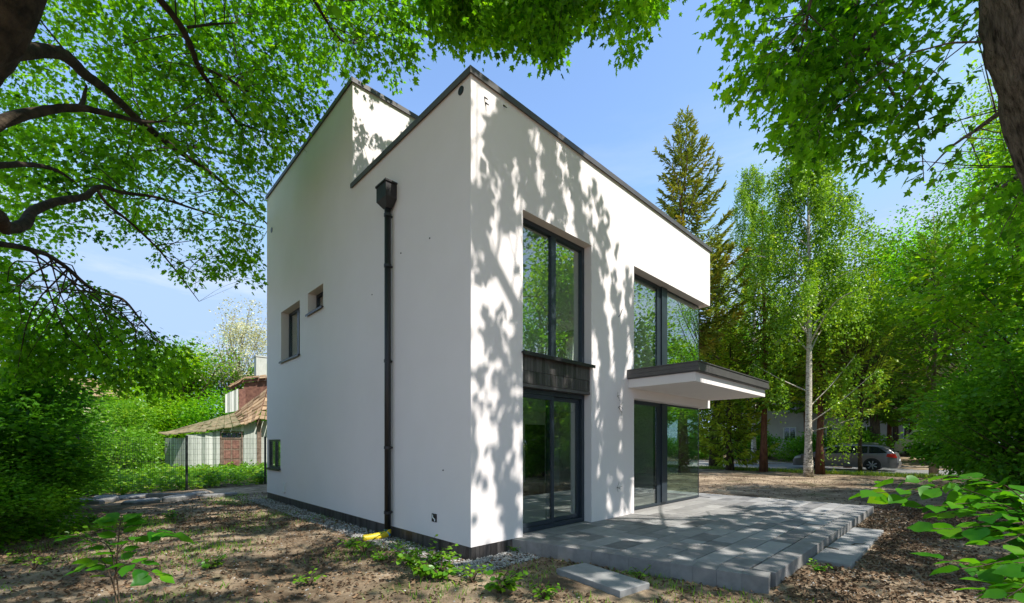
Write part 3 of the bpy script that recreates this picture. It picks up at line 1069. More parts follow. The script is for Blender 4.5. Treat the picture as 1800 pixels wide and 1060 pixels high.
P2 = np.concatenate([clumped(rg, 15000, samp_right, 160, .35), clumped(rg, 26000, samp_left, 330, .5), np.stack([rg.uniform(4, 20, 5000), rg.uniform(9, 22, 5000)], 1)])
P2 = no_house(P2)
litter('leaf_litter', np.column_stack([P2, gz(P2) + rg.uniform(.006, .03, len(P2))]), rg, .046, 'brown dead leaves scattered over the bare ground')
# pebbles and crumbs of earth
P2 = no_house(np.concatenate([samp_left(3500), samp_right(2500)]))
tag(stones('pebbles', np.column_stack([P2, gz(P2) + rg.uniform(-.002, .010, len(P2))]), .013, rg, M['gravel']), 'small pebbles scattered over the bare soil', 'pebbles', kind='stuff')


tw = MB()
for k in range(420):
    q = samp_left(1)[0] if k % 3 else samp_right(1)[0]
    if len(no_house(np.array([q]))) == 0: continue
    an = rg.random() * 6.283; L = rg.uniform(.05, .28)
    p0 = np.array([q[0], q[1], .012 + gz(np.array([q]))[0]]); p1 = p0 + np.array([math.cos(an) * L, math.sin(an) * L, rg.uniform(0, .02)])
    pm = (p0 + p1) / 2 + np.array([rg.normal(0, .02), rg.normal(0, .02), .006])
    tw.tube([p0, pm, p1], [.004, .0035, .002], 4, rg.random(), cap=False)
tag(tw.build('twig_litter', M['bark_limb']), 'thin dry twigs strewn over the bare ground', 'twigs', kind='stuff')


def grass_patch(name, P2, rng, h, mat, label, z=0.0):
    n = len(P2)
    P = np.column_stack([P2, gz(P2) - .005])
    D = np.column_stack([rng.normal(0, .4, (n, 2)), np.ones(n)])
    N = unit(np.column_stack([rng.normal(0, 1, (n, 2)), rng.normal(0, .3, n)]))
    V_, T_ = place(BLADE_V * np.array([1.3, 1, 1]), BLADE_T, P, D, N, h * rng.uniform(.5, 1.4, n))
    return tag(tri_mesh(name, V_, T_, np.repeat(rng.random(n), 2), mat), label, 'grass', kind='stuff')


n = 9000
a_ = rg.uniform(24.6, 25.9, n); b_ = rg.uniform(-6, 16, n)
grass_patch('verge_grass', np.stack([C0[0] + a_ * CA - b_ * SA, C0[1] + a_ * SA + b_ * CA], 1), rg, .2, M['grass'], 'yellow-green grass verge along the near side of the road')
P2 = no_house(clumped(rg, 16000, samp_left, 90, .28))
grass_patch('grass', P2, rg, .07, M['fresh_leaf'], 'thin green grass tufts on the dirt left of the house')


# ------------------------------------------------------------------ generic vegetation


def cover(name, P2, rng, hmax, size, mat, label, cat, per=6):
    n = len(P2)
    idx = np.repeat(np.arange(n), per)
    P = np.column_stack([P2[idx] + rng.normal(0, .09, (n * per, 2)), rng.random(n * per) * hmax * np.repeat(rng.uniform(.4, 1, n), per) + .02])
    D = unit(np.column_stack([rng.normal(0, 1, (n * per, 2)), rng.normal(.1, .3, n * per)]))
    N = unit(np.array([0, 0, 1.]) + rng.normal(0, .45, (n * per, 3)))
    V_, T_ = place(OVAL_V, OVAL_T, P, D, N, size * rng.uniform(.5, 1.3, n * per))
    o_ = tri_mesh(name, V_, T_, np.repeat(np.repeat(rng.random(n), per), len(OVAL_T)), mat)
    return tag(o_, label, cat, kind='stuff')


def lit_zone(P):
    """True where the shadow of P would fall on the surfaces kept sunlit by leaving foliage out"""
    a, b = ab(P)
    s_a = SUN[0] * CA + SUN[1] * SA; s_b = -SUN[0] * SA + SUN[1] * CA
    t = b / s_b
    fa = a - t * s_a; fz = P[:, 2] - t * SUN[2]
    onf = (t > 0) & (fz > 0.2) & (fz < 7.2)
    z1 = onf & (fa < 8.6) & (fa > np.where(fz > 3, 2.55 + (6.9 - fz) * .85, 4.1 + .0 * fz))
    t2 = (P[:, 2] - .2) / SUN[2]
    ta = a - t2 * s_a; tb = b - t2 * s_b
    z2 = (ta > 3.4) & (ta < 8.6) & (tb < 0.1) & (tb > -1.25 + .25 * np.sin(ta * 3))
    return z1 | z2


def broadleaf(name, loc, h, rad, nclump, per, size, mat, seed, trunk_r=.16, clear=.3, tv=DIA_V, tt=DIA_T, bark='bark_limb', shape=1.0, spread=.3, label=None, cat='tree', group=None, zsq=1.0, lean=(0, 0), filt=None):
    rng = np.random.default_rng(seed)
    root = empty(name, loc)
    tag(root, label, cat, group)
    # trunk and limbs
    mb_ = MB()
    top = np.array([lean[0], lean[1], h * .86])
    zs_ = np.linspace(0, 1, 7)
    tp = [np.array([lean[0] * t ** 2 + rng.normal(0, .02 * h * t), lean[1] * t ** 2 + rng.normal(0, .02 * h * t), h * .86 * t]) for t in zs_]
    o_, r_ = smooth_line(tp, [trunk_r * (1.25 if t == 0 else (1 - t * .85)) for t in zs_], 3)
    mb_.tube(o_, r_, 9, jitter=.12, rng=rng)
    # crown clumps
    c = []
    zc0 = h * clear; zc1 = h
    k = 0
    lumps = [np.array([rng.uniform(-.55, .55) * rad, rng.uniform(-.55, .55) * rad, rng.uniform(zc0 + .15 * (zc1 - zc0), zc1 - .2 * (zc1 - zc0)), rng.uniform(.35, .6) * rad]) for _ in range(11)]
    while len(c) < nclump and k < nclump * 60:
        k += 1
        L = lumps[rng.integers(0, len(lumps))]
        v = unit(rng.normal(0, 1, 3)) * L[3] * rng.uniform(.55, 1.05)
        p = L[:3] + v * np.array([1, 1, .75 * zsq])
        rel = (p[2] - zc0) / (zc1 - zc0)
        if rel < 0 or rel > 1: continue
        prof = math.sin(math.pi * min(1, max(0, rel * .85 + .12))) ** .6 * rad * shape
        if math.hypot(p[0] - lean[0] * rel, p[1] - lean[1] * rel) > prof: continue
        c.append(p)
    c = np.array(c)
    if filt is not None:
        c = c[filt(c + np.array(loc))]
    ax = unit(c - np.array([lean[0] * .5, lean[1] * .5, h * (.35 + .3 * clear)]))
    for i in rng.choice(len(c), min(len(c), 70), replace=False):
        p = c[i]
        t = np.clip(p[2] / h * .75 - .1, .12, .9)
        base = np.array([lean[0] * t ** 2, lean[1] * t ** 2, h * .86 * t])
        mid = base * .45 + p * .55 + np.array([0, 0, -.06 * np.linalg.norm(p - base)])
        q, rr_ = smooth_line([base, mid, p], [trunk_r * .32 * (1 - t * .5), trunk_r * .2 * (1 - t * .5), trunk_r * .06], 3)
        mb_.tube(q, rr_, 5, cap=False)
    mb_.build('trunk', M[bark], root, True)
    V_, T_, ti = leaf_sprays(rng, c, ax, per, spread * 1.6, spread, size, tv, tt)
    tri_mesh('crown', V_, T_, ti, mat, root)
    return root


def spruce(name, loc, h, rad, seed, mat, clear=.05, trunk_r=.2, bark='bark_red', label=None, group=None, dens=34, blade=.3, droop=.45, sparse=1.0):
    rng = np.random.default_rng(seed)
    root = empty(name, loc)
    tag(root, label, 'tree', group)
    mb_ = MB()
    zz = np.linspace(0, 1, 9)
    mb_.tube([(rng.normal(0, .01) * h * t, rng.normal(0, .01) * h * t, h * t) for t in zz], [trunk_r * (1.25 if t == 0 else max(.06, 1 - t)) for t in zz], 10, jitter=.1, rng=rng)
    P, D, S, TI = [], [], [], []
    z = h * clear
    while z < h * .985:
        rel = (z - h * clear) / (h * (1 - clear))
        L0 = rad * (1 - rel) ** .85 * (0.55 + .45 * min(1, rel * 5)) + .12
        nb = rng.integers(5, 8)
        a0 = rng.random() * 6.28
        for k in range(nb):
            if rng.random() > sparse: continue
            a = a0 + k * 6.283 / nb + rng.normal(0, .2)
            L = L0 * rng.uniform(.6, 1.2)
            slope = -.35 + .95 * rel + rng.normal(0, .1)
            out = np.array([math.cos(a), math.sin(a), 0])
            ts = np.linspace(0, 1, 6)
            br = [np.array([0, 0, z]) + out * L * t + np.array([0, 0, L * (slope * t + .28 * t * t - (.18 * math.sin(t * 3)))]) for t in ts]
            if L > .8:
                mb_.tube(br, [trunk_r * .16 * (1 - .8 * t) * (1 - .6 * rel) + .006 for t in ts], 4, cap=False)
            nb_l = max(6, int(dens * L))
            t = rng.random(nb_l) ** .65 * .92 + .08
            br = np.array(br)
            f = t * 5; i0 = np.minimum(f.astype(int), 4)
            pos = br[i0] + (br[i0 + 1] - br[i0]) * (f - i0)[:, None]
            dd = br[i0 + 1] - br[i0]; dd = unit(dd)
            side = np.cross(dd, np.array([0, 0, 1.]))
            sg = rng.choice([-1, 1], nb_l)
            dirn = unit(dd * .75 + side * (sg * rng.uniform(.3, 1.1, nb_l))[:, None] + np.array([0, 0, -droop]) * rng.random(nb_l)[:, None] + rng.normal(0, .18, (nb_l, 3)))
            width = (1 - t) * L * .32
            pos = pos + side * (sg * width * rng.random(nb_l))[:, None] + np.array([0, 0, -1.]) * (width * droop * rng.random(nb_l))[:, None]
            P.append(pos); D.append(dirn); S.append(blade * rng.uniform(.6, 1.3, nb_l) * (1 - .4 * rel)); TI.append(np.clip(t * .7 + rng.random(nb_l) * .3, 0, 1))
        z += (.30 + .18 * (1 - rel)) * rng.uniform(.8, 1.2)
    mb_.build('trunk', M[bark], root, True)
    P = np.concatenate(P); D = np.concatenate(D); S = np.concatenate(S); TI = np.concatenate(TI)
    N = unit(np.array([0, 0, 1.]) + rng.normal(0, .5, (len(P), 3)))
    V_, T_ = place(NEE_V, NEE_T, P, D, N, S)
    tri_mesh('crown', V_, T_, np.repeat(TI, len(NEE_T)), mat, root)
    return root


def birch(name, loc, h, rad, seed, label, clear=.25, trunk_r=.2, nl=26000, low=()):
    rng = np.random.default_rng(seed)
    root = empty(name, loc)
    tag(root, label, 'tree')
    mb_ = MB()
    zz = np.linspace(0, 1, 12)
    tr = [np.array([.12 * math.sin(t * 5) * t, .1 * math.cos(t * 4) * t, h * .97 * t]) for t in zz]
    o_, r_ = smooth_line(tr, [trunk_r * (1.35 if t == 0 else max(.05, (1 - t) ** .9)) for t in zz], 3)
    mb_.tube(o_, r_, 14, jitter=.06, rng=rng)
    P, D, TI = [], [], []
    nb = 46
    ends = []
    for k in range(nb):
        t = clear + (1 - clear) * (k / nb) * .97
        a = k * 2.4 + rng.normal(0, .4)
        rel = (t - clear) / (1 - clear)
        L = rad * (1 - rel * .75) * rng.uniform(.5, 1.1)
        b0 = np.array([0, 0, h * t])
        out = np.array([math.cos(a), math.sin(a), 0])
        p1 = b0 + out * L * .5 + np.array([0, 0, L * .55]); p2 = b0 + out * L + np.array([0, 0, L * rng.uniform(.35, .8)])
        q, r2 = smooth_line([b0, p1, p2], [trunk_r * .3 * (1 - rel * .7), trunk_r * .18 * (1 - rel * .7), .012], 5)
        mb_.tube(q, r2, 5, cap=False)
        ends.append(q)
    for (zz0, ang, L, zup) in low:
        b0 = np.array([0, 0, zz0]); out = np.array([math.cos(ang), math.sin(ang), 0])
        q, r2 = smooth_line([b0, b0 + out * L * .5 + np.array([0, 0, zup * .45]), b0 + out * L + np.array([0, 0, zup])], [.032, .022, .008], 5)
        mb_.tube(q, r2, 6, cap=False); ends.append(q)
    nstr = nl // 18
    for s in range(nstr):
        q = ends[rng.integers(0, len(ends))]
        i = rng.integers(int(len(q) * .45), len(q))
        p = q[i] + rng.normal(0, .16, 3)
        ln = rng.uniform(.5, 2.3)
        m = 18
        tt_ = np.sort(rng.random(m))
        drift = rng.normal(0, .10, 2)
        pos = p[None] + np.column_stack([drift[0] * tt_, drift[1] * tt_, -tt_ * ln]) + rng.normal(0, .055, (m, 3))
        P.append(pos); TI.append(np.full(m, rng.random()))
    P = np.concatenate(P); TI = np.concatenate(TI)
    n_ = len(P)
    D = unit(np.column_stack([rng.normal(0, .7, (n_, 2)), -np.abs(rng.normal(.6, .4, n_))]))
    N = unit(rng.normal(0, 1, (n_, 3)) + np.array([0, 0, .4]))
    V_, T_ = place(DIA_V, DIA_T, P, D, N, .13 * rng.uniform(.6, 1.3, n_))
    mb_.build('trunk', M['bark_birch'], root, True)
    tri_mesh('crown', V_, T_, np.repeat(TI * .6 + rng.random(n_) * .4, 2), M['birch_leaf'], root)
    return root


def g2(u, y):
    return ((u - U0) / F * y, y, 0.0)


# ---- right side background trees
spruce('spruce_tree', g2(1203, 25), 20.6, 3.7, 21, M['needle_gold'], .36, .26, label='tall brownish-green spruce rising above the flat roof behind the house', dens=44, blade=.34, droop=.55)
spruce('spruce_tree', g2(1258, 29.0), 15.6, 3.5, 22, M['needle'], .13, .36, 'bark_dark', label='light green spruce with a thick dark stump-like trunk just right of the house', dens=40, blade=.30, droop=.9)
spruce('spruce_tree', g2(1342, 25.5), 15.5, 3.0, 23, M['needle_dark'], .27, .19, 'bark_red', label='spruce with a bare straight red-brown trunk left of the white birch', dens=34, blade=.32, droop=.7)
birch('birch_tree', g2(1421, 21.7), 17.6, 3.4, 24, 'tall white-barked birch with hanging leaves standing at the edge of the bare lot', .34, .175, 40000,
      low=((2.6, -.6, 2.6, 2.4), (3.4, -.1, 2.2, 2.6), (4.2, 2.6, 2.4, 1.6), (2.2, 0.2, 3.0, .8)))
birch('birch_tree', g2(1325, 34.0), 23.5, 3.4, 25, 'slender birch with drooping sprays rising behind the spruces', .35, .17, 30000)
spruce('spruce_tree', g2(1441, 23.6), 11.5, 3.1, 26, M['needle'], .40, .2, 'bark_red', label='young bright green spruce close behind the white birch trunk', dens=32, blade=.3, droop=.7)
spruce('spruce_tree', g2(1537, 33.5), 13.5, 4.6, 27, M['needle_dark'], .32, .40, 'bark_dark', label='broad dark spruce with a thick trunk standing right behind the parked estate car', dens=36, blade=.33, droop=.6)
spruce('spruce_tree', g2(1605, 34.0), 13.0, 4.0, 28, M['needle_dark'], .30, .24, 'bark_red', label='dark spruce behind the rear of the parked car', dens=34, blade=.34, droop=.5)
spruce('spruce_tree', g2(1641, 23.5), 14.0, 3.0, 29, M['needle_dark'], .33, .17, 'bark_pine', label='pale-trunked conifer rising out of the bushes right of the parked car', dens=32, blade=.33, droop=.5)
broadleaf('leafy_tree', g2(1720, 27.0), 25.0, 6.0, 1200, 24, .17, M['maple'], 31, .2, .22, label='bright yellow-green maple standing behind the bushes on the right', spread=.42)
broadleaf('leafy_tree', g2(1575, 38.0), 23.0, 5.6, 800, 22, .24, M['maple'], 32, .22, .3, label='airy light green tree behind the conifers right of the birch', spread=.5)
broadleaf('leafy_tree', g2(1512, 23.5), 13.5, 3.2, 620, 22, .15, M['birch_leaf'], 36, .09, .42, label='lime green leafy tree filling the space right of the white birch', spread=.42)
spruce('spruce_tree', g2(1283, 27.0), 9.5, 2.9, 30, M['needle'], .12, .2, 'bark_dark', label='short bright green spruce with hanging branches beside the end of the canopy', dens=40, blade=.3, droop=.9)
spruce('spruce_tree', g2(1490, 29.5), 13.0, 3.4, 40, M['needle'], .34, .2, 'bark_red', label='green spruce right of the birch, its trunk behind the car bonnet', dens=36, blade=.32, droop=.6)
# bushes at the right edge
for k, (u, y, h, rad, sd, lab) in enumerate(((1762, 12.2, 4.4, 2.0, 41, 'dense dark green bush at the right edge, beside the dead leaves'), (1738, 15.2, 4.2, 1.9, 42, 'rounded green bush between the parked car and the right edge bush'),
                                             (1835, 10.4, 5.4, 2.1, 43, 'tall leafy bush cut off by the right border of the picture'))):
    broadleaf('bush', g2(u, y), h, rad, 760, 22, .12, M['shrub_leaf'], sd, .06, .02, shape=1.25, spread=.24, label=lab, cat='bush', tv=OVAL_V, tt=OVAL_T)
broadleaf('leafy_tree', g2(1832, 20.0), 21.5, 4.6, 800, 22, .16, M['maple_bright'], 37, .18, .2, label='bright leafy tree at the right border, behind the leaning trunk', spread=.42)
# trees outside the frame to the right, mirrored by the panes
broadleaf('leafy_tree', (14.6, 10.4, 0), 14, 3.6, 620, 20, .2, M['maple_bright'], 38, .2, .1, label='tall leafy tree just past the right border, mirrored in the tall window', spread=.45)
broadleaf('leafy_tree', (18.5, 8.0, 0), 13, 4.0, 520, 20, .22, M['maple'], 33, .2, .1, label='wide leafy tree past the right border, mirrored in the upper windows', spread=.45)
broadleaf('leafy_tree', (22.0, 13.0, 0), 11.5, 4.2, 520, 20, .24, M['maple_bright'], 34, .2, .1, label='light green tree far behind the right edge bushes', spread=.5)
broadleaf('leafy_tree', (14.5, 4.0, 0), 11, 3.2, 420, 20, .2, M['maple'], 35, .2, .15, label='leafy tree well outside the right border of the picture', spread=.45)
for k, (x_, y_, sc, lab) in enumerate(((15.2, 8.0, 1.0, 'thick bush past the right border, mirrored low in the sliding door'), (18.5, 11.2, 1.2, 'thick bush past the right border, between the mirrored trees'), (21.0, 8.4, 1.3, 'thick bush past the right border, farthest from the terrace'), (24.0, 17.0, 1.3, 'thick bush behind the bushes of the right edge'), (26.0, 11.5, 1.4, 'thick bush far past the right border'))):
    o_ = copy_tree(bpy.data.objects['bush']); o_.location = (x_, y_, 0); o_.rotation_euler = (0, 0, k * 1.7); o_.scale = (sc * 1.2, sc * 1.2, sc)
    tag(o_, lab, 'bush')
# across the road
LAB = ['dark hedge-like shrub across the road, behind the thick spruce trunk', 'low dark shrub across the road, left of the red-brown trunk', 'dark shrub across the road, right of the red-brown trunk', 'shrub across the road, behind the white birch', 'shrub across the road, behind the parked car', 'shrub across the road, in front of the white van']
p_ = None
for k, b in enumerate((16.5, 12.6, 8.8, 5.0, 1.2, -4.6)):
    q = W(38.6, b, .3)
    if p_ is None:
        p_ = broadleaf('shrub', q, 2.2, 2.1, 420, 18, .16, M['shrub_leaf'], 51, .05, .0, shape=1.4, spread=.26, cat='bush'); o_ = p_
    else:
        o_ = copy_tree(p_); o_.location = q; o_.rotation_euler = (0, 0, k * 1.3); o_.scale = (1, 1, 1.0 + .2 * (k % 3))
    tag(o_, LAB[k], 'bush', 'shrubs across the road')
FAR = [('leafy_tree', 48, 22, 13, 'far leafy tree across the road, above the thick spruce stump'), ('leafy_tree', 52, 14, 15, 'far leafy tree across the road, left of the birch'), ('leafy_tree', 49, 7, 13, 'far leafy tree across the road, behind the birch crown'),
       ('leafy_tree', 56, -2, 16, 'far leafy tree across the road, above the white van'), ('leafy_tree', 50, -10, 14, 'far leafy tree across the road, right of the white van'), ('leafy_tree', 58, 30, 16, 'far leafy tree across the road, hidden low behind the house end'), ('leafy_tree', 54, -20, 16, 'far leafy tree across the road, behind the right edge bushes')]
for k, (a, b, sc, lab) in enumerate(((43.5, 17.5, 1.0, 'dark conifer across the road, behind the thick spruce stump'), (42.5, 11.0, .85, 'dark conifer across the road, left of the red-brown trunk'), (44.0, 5.5, 1.05, 'dark conifer across the road, between the red-brown trunk and the birch'), (41.8, -.5, .8, 'dark conifer across the road, above the roof of the parked car'), (45.5, -8.5, 1.1, 'dark conifer across the road, right of the white van'))):
    o_ = copy_tree(bpy.data.objects['spruce_tree.002']); o_.location = W(a, b, .8); o_.rotation_euler = (0, 0, k * 1.9); o_.scale = (sc * 1.15, sc * 1.15, sc)
    tag(o_, lab, 'tree', 'conifers across the road')
p_ = None
for k, (nm, a, b, h, lab) in enumerate(FAR):
    q = W(a, b, .9)
    if p_ is None:
        p_ = broadleaf(nm, q, 14, 5.6, 700, 20, .34, M['maple'], 61, .25, .12, spread=.6); o_ = p_
    else:
        o_ = copy_tree(p_); o_.location = q; o_.rotation_euler = (0, 0, k * 2.1); s = h / 14; o_.scale = (s, s, s * (1 + .08 * (k % 3)))
    tag(o_, lab, 'tree', 'trees across the road')

# ---- left side background
WF = [((-24.5, 33.0, 0), 10.5, 4.6, 'maple_bright', 71, 'bright leafy tree behind the old shed'), ((-30.0, 27.0, 0), 11.5, 5.0, 'maple', 72, 'green tree at the far left beyond the fence gate'), ((-19.5, 38.0, 0), 9.6, 4.2, 'shrub_leaf', 73, 'dark green tree growing right over the shed roof'),
      ((-33.0, 40.0, 0), 12.0, 5.5, 'maple_bright', 74, 'pale green tree far behind the lawn')]
for (loc, h, rad, mt, sd, lab) in WF:
    broadleaf('leafy_tree', loc, h, rad, 620, 22, .24, M[mt], sd, .2, .05, label=lab, spread=.5)
broadleaf('blossom_tree', g2(412, 36.0), 14.2, 3.6, 420, 18, .17, M['blossom'], 75, .18, .3, bark='bark_pine', label='cream-white blossoming tree beside the left edge of the house', spread=.4)
BU = [((-19.0, 20.5, 0), 2.2, 1.9, 81, 'M', 'low bright bush beside the left end of the shed'), ((-21.5, 24.5, 0), 4.6, 2.4, 82, 'M', 'tall green bush at the left corner of the shed'), ((-15.8, 15.2, 0), 3.6, 1.9, 83, 'S', 'green bush behind the fence post on the left')]
for (loc, h, rad, sd, mt, lab) in BU:
    broadleaf('bush', loc, h, rad, 420, 20, .14, M['fresh_leaf' if mt == 'M' else 'shrub_leaf'], sd, .05, .0, shape=1.3, spread=.28, label=lab, cat='bush')
broadleaf('bush', (-20.6, 31.5, 0), 6.8, 3.4, 620, 22, .2, M['maple'], 87, .08, .0, shape=1.3, spread=.4, label='dense green bush rising right behind the shed roof', cat='bush')
broadleaf('bush', (-23.5, 30.5, 0), 6.0, 3.4, 520, 22, .2, M['maple_bright'], 88, .08, .0, shape=1.3, spread=.4, label='bright bush behind the low end of the shed roof', cat='bush')
# dark hazel bushes at the left border
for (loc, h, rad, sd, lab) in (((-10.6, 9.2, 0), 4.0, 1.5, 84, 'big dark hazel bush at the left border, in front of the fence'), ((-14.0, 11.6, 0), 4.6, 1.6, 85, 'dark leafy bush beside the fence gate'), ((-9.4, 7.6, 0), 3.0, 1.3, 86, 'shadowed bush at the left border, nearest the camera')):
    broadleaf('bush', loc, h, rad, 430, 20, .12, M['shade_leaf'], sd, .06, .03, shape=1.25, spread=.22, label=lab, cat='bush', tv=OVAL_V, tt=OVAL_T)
for k, (x_, y_, sc, lab) in enumerate(((-9.2, 8.2, .55, 'low shrub under the dark bushes at the left border'), (-11.6, 10.4, .5, 'low shrub at the foot of the hazel by the gate'), (-8.4, 6.8, .4, 'small shrub lowest at the left border'))):
    o_ = copy_tree(bpy.data.objects['bush.006']); o_.location = (x_, y_, -.35); o_.rotation_euler = (0, 0, k * 2.3 + 1); o_.scale = (sc * 1.5, sc * 1.5, sc)
    tag(o_, lab, 'bush')
# bright nettles behind the fence
rn = np.random.default_rng(9)
n = 5200
P2 = np.stack([rn.uniform(-26, -6, n), rn.uniform(13.5, 27, n)], 1)
keep = (P2[:, 1] > 15.0 + (P2[:, 0] + 11.4) * 1.85 + .4) | (P2[:, 0] < -14.5)
aa_, bb_ = ab(P2)
keep &= ~((aa_ > -.6) & (bb_ < 10.2)) & (P2[:, 1] > 13.2)
cover('nettle_patch', P2[keep], rn, .55, .17, M['fresh_leaf'], 'bright green nettles and weeds growing behind the wire fence', 'weeds', per=8)


# ------------------------------------------------------------------ hero trees near the camera
def snoise(P, f, seed):
    r = np.random.default_rng(seed)
    o_ = np.zeros(len(P))
    for _ in range(5):
        k = r.normal(0, 1, 3) * f; ph = r.random() * 6.28
        o_ += np.sin(P @ k + ph)
    return o_ / 2.2


def in_frame(u, v, y, m=15):
    return (y > .2) & (u > -m) & (u < 1800 + m) & (v > -m) & (v < 1060 + m)


def sines(x, y, lo, hi, seed, n=7):
    r = np.random.default_rng(seed)
    o_ = np.zeros(len(x))
    for _ in range(n):
        k = 6.283 / r.uniform(lo, hi); a = r.random() * 6.283
        o_ += np.sin(k * (x * math.cos(a) + y * math.sin(a)) + r.random() * 6.283)
    return o_ / math.sqrt(n / 2)


HOUSE_OUT = [(464, 338), (622, 130), (742, 204), (828, 108), (1256, 434), (1256, 980), (828, 990), (464, 890)]


def leaf_keep(P):  # leaves thinned along the sun rays, shaping sun flecks on wall and ground
    a, b = ab(P)
    s_a = SUN[0] * CA + SUN[1] * SA; s_b = -SUN[0] * SA + SUN[1] * CA
    t = b / s_b
    fa = a - t * s_a; fz = P[:, 2] - t * SUN[2]
    onf = (t > 0) & (fz > .1) & (fz < 7) & (fa > -.3) & (fa < 8.4)
    bad = onf & (sines(fa * 1.5, fz * .8, .34, .95, 901) + .5 * sines(fa, fz * .6, .9, 2.0, 904) > .12)
    t2 = (P[:, 2] - .15) / SUN[2]
    ta = a - t2 * s_a; tb = b - t2 * s_b
    bad |= (tb < 0) & (ta > .5) & (ta < 9.5) & (tb > -3.5) & (sines(ta, tb * 1.6, .35, 1.0, 902) > .3)
    bad |= ((ta < .5) | (tb < -3.5)) & (sines(ta * .8, tb * 1.3, .45, 1.3, 903) + .6 * sines(ta, tb, 1.5, 3.5, 905) > .45)
    bad |= lit_zone(P)
    u, v, y = proj(P)
    bad |= (y > .1) & in_poly(u, v, HOUSE_OUT)
    return ~bad


def hero(name, loc, label, trunk_pts, trunk_r, limbs, visible, crown, seed, leafm, per=21, size=.115, twig_up=.05, crown_per=15, crown_size=.17, bark='bark_dark', limb_k=.74, twig_max=2.0, vis_filter=True):
    """limbs: list of (pts, radii) in world space. visible: list of (polygon, count, ymin, ymax, gap).
       crown: list of (centre, radii, count)."""
    rng = np.random.default_rng(seed)
    root = empty(name, loc)
    L0 = np.array(loc, float)
    tag(root, label, 'tree')
    mb_ = MB()
    q, r_ = smooth_line([np.array(p) - L0 for p in trunk_pts], trunk_r, 8)
    mb_.tube(q, r_, 40, jitter=.12, rng=rng)
    samples = [np.array(q)[len(q) // 2:]]
    srad = [np.array(r_)[len(r_) // 2:]]
    for pts, rd in limbs:
        q, r_ = smooth_line([np.array(p) - L0 for p in pts], [x * limb_k for x in rd], 6, rng, .06)
        mb_.tube(q, r_, 9, jitter=.1, rng=rng)
        samples.append(np.array(q)); srad.append(np.array(r_))
    SP = np.concatenate(samples); SR = np.concatenate(srad)
    C = []
    for poly, cnt, y0, y1, gap in visible:
        us = [p[0] for p in poly]; vs = [p[1] for p in poly]
        u = rng.uniform(min(us), max(us), cnt * 4); v = rng.uniform(min(vs), max(vs), cnt * 4)
        k = in_poly(u, v, poly)
        u, v = u[k], v[k]
        y = rng.uniform(y0, y1, len(u))
        P = np.stack([(u - U0) / F * y, y, H - (v - V0) / F * y], 1)
        P = P[snoise(P, 1.5, seed + 1) + .5 * snoise(P, 3.5, seed + 2) > gap]
        if vis_filter:
            P = P[~lit_zone(P)]
        C.append(P[:cnt])
    nvis = sum(len(c) for c in C)
    for cen, rad, cnt in crown:
        v_ = unit(rng.normal(0, 1, (cnt * 4, 3))) * (rng.random((cnt * 4, 1)) ** .45) * np.array(rad)
        P = v_ + np.array(cen)
        u, v, y = proj(P)
        ok = ~in_frame(u, v, y, 30) & ~lit_zone(P) & (snoise(P, .8, seed + 3) + .6 * snoise(P, 2.2, seed + 4) > .0)
        P = P[ok & (P[:, 2] > 3.2)]
        C.append(P[:cnt])
    far_ = np.concatenate([np.zeros(nvis, bool), np.ones(sum(len(c) for c in C) - nvis, bool)])
    C = np.concatenate(C) - L0
    # twigs from the nearest limb
    AX = np.zeros_like(C)
    KEEP = leaf_keep(C + L0)
    USE = np.zeros(len(SP))
    for i, c in enumerate(C):
        d = np.linalg.norm(SP - c, axis=1) + np.where(SP[:, 2] > c[2] + .8, .5, 0)
        d = d * rng.uniform(.75, 1.35, len(d)) + USE * .18
        j = int(np.argmin(d))
        b0 = SP[j]
        vec = c - b0
        dist = np.linalg.norm(vec)
        AX[i] = vec / (dist + 1e-6) + np.array([0, 0, -.25])
        if KEEP[i] and dist < twig_max and rng.random() < (.35 if far_[i] else .5):
            USE[max(0, j - 1):j + 2] += 1
            mid = b0 + vec * .5 + np.array([0, 0, twig_up * dist]) + rng.normal(0, .09 * dist, 3)
            r0 = min(SR[j] * .5, .006 + .004 * dist)
            q, r_ = smooth_line([b0, mid, c, c + AX[i] * .18], [r0, r0 * .65, .005, .003], 3)
            mb_.tube(q, r_, 4, cap=False)
    mb_.build('trunk', M[bark], root, True)
    V1, T1, t1 = leaf_sprays(rng, C[~far_], AX[~far_], per - per // 3, .5, .17, size, MAPLE_V, MAPLE_T, droop=.45, filt=lambda Q: leaf_keep(Q + L0))
    curl = MAPLE_V * np.array([.8, 1.05, 1]) + np.column_stack([np.zeros(len(MAPLE_V)), np.zeros(len(MAPLE_V)), -.45 * np.abs(MAPLE_V[:, 0]) - .3 * MAPLE_V[:, 1] ** 2])
    Va, Ta, ta = leaf_sprays(rng, C[~far_], AX[~far_], per // 3, .5, .19, size * .8, curl, MAPLE_T, droop=.8, filt=lambda Q: leaf_keep(Q + L0))
    T1 = np.concatenate([T1, Ta + len(V1)]); V1 = np.concatenate([V1, Va]); t1 = np.concatenate([t1, ta])
    V2, T2, t2 = leaf_sprays(rng, C[far_], AX[far_], crown_per, .6, .24, crown_size, DIA_V * np.array([1.5, 1, 1]), DIA_T, droop=.3, filt=lambda Q: leaf_keep(Q + L0))
    tri_mesh('crown', np.concatenate([V1, V2]), np.concatenate([T1, T2 + len(V1)]), np.concatenate([t1, t2]), M[leafm], root)
    return root


def px(seq):
    return [at(u, v, y) for (u, v, y) in seq]


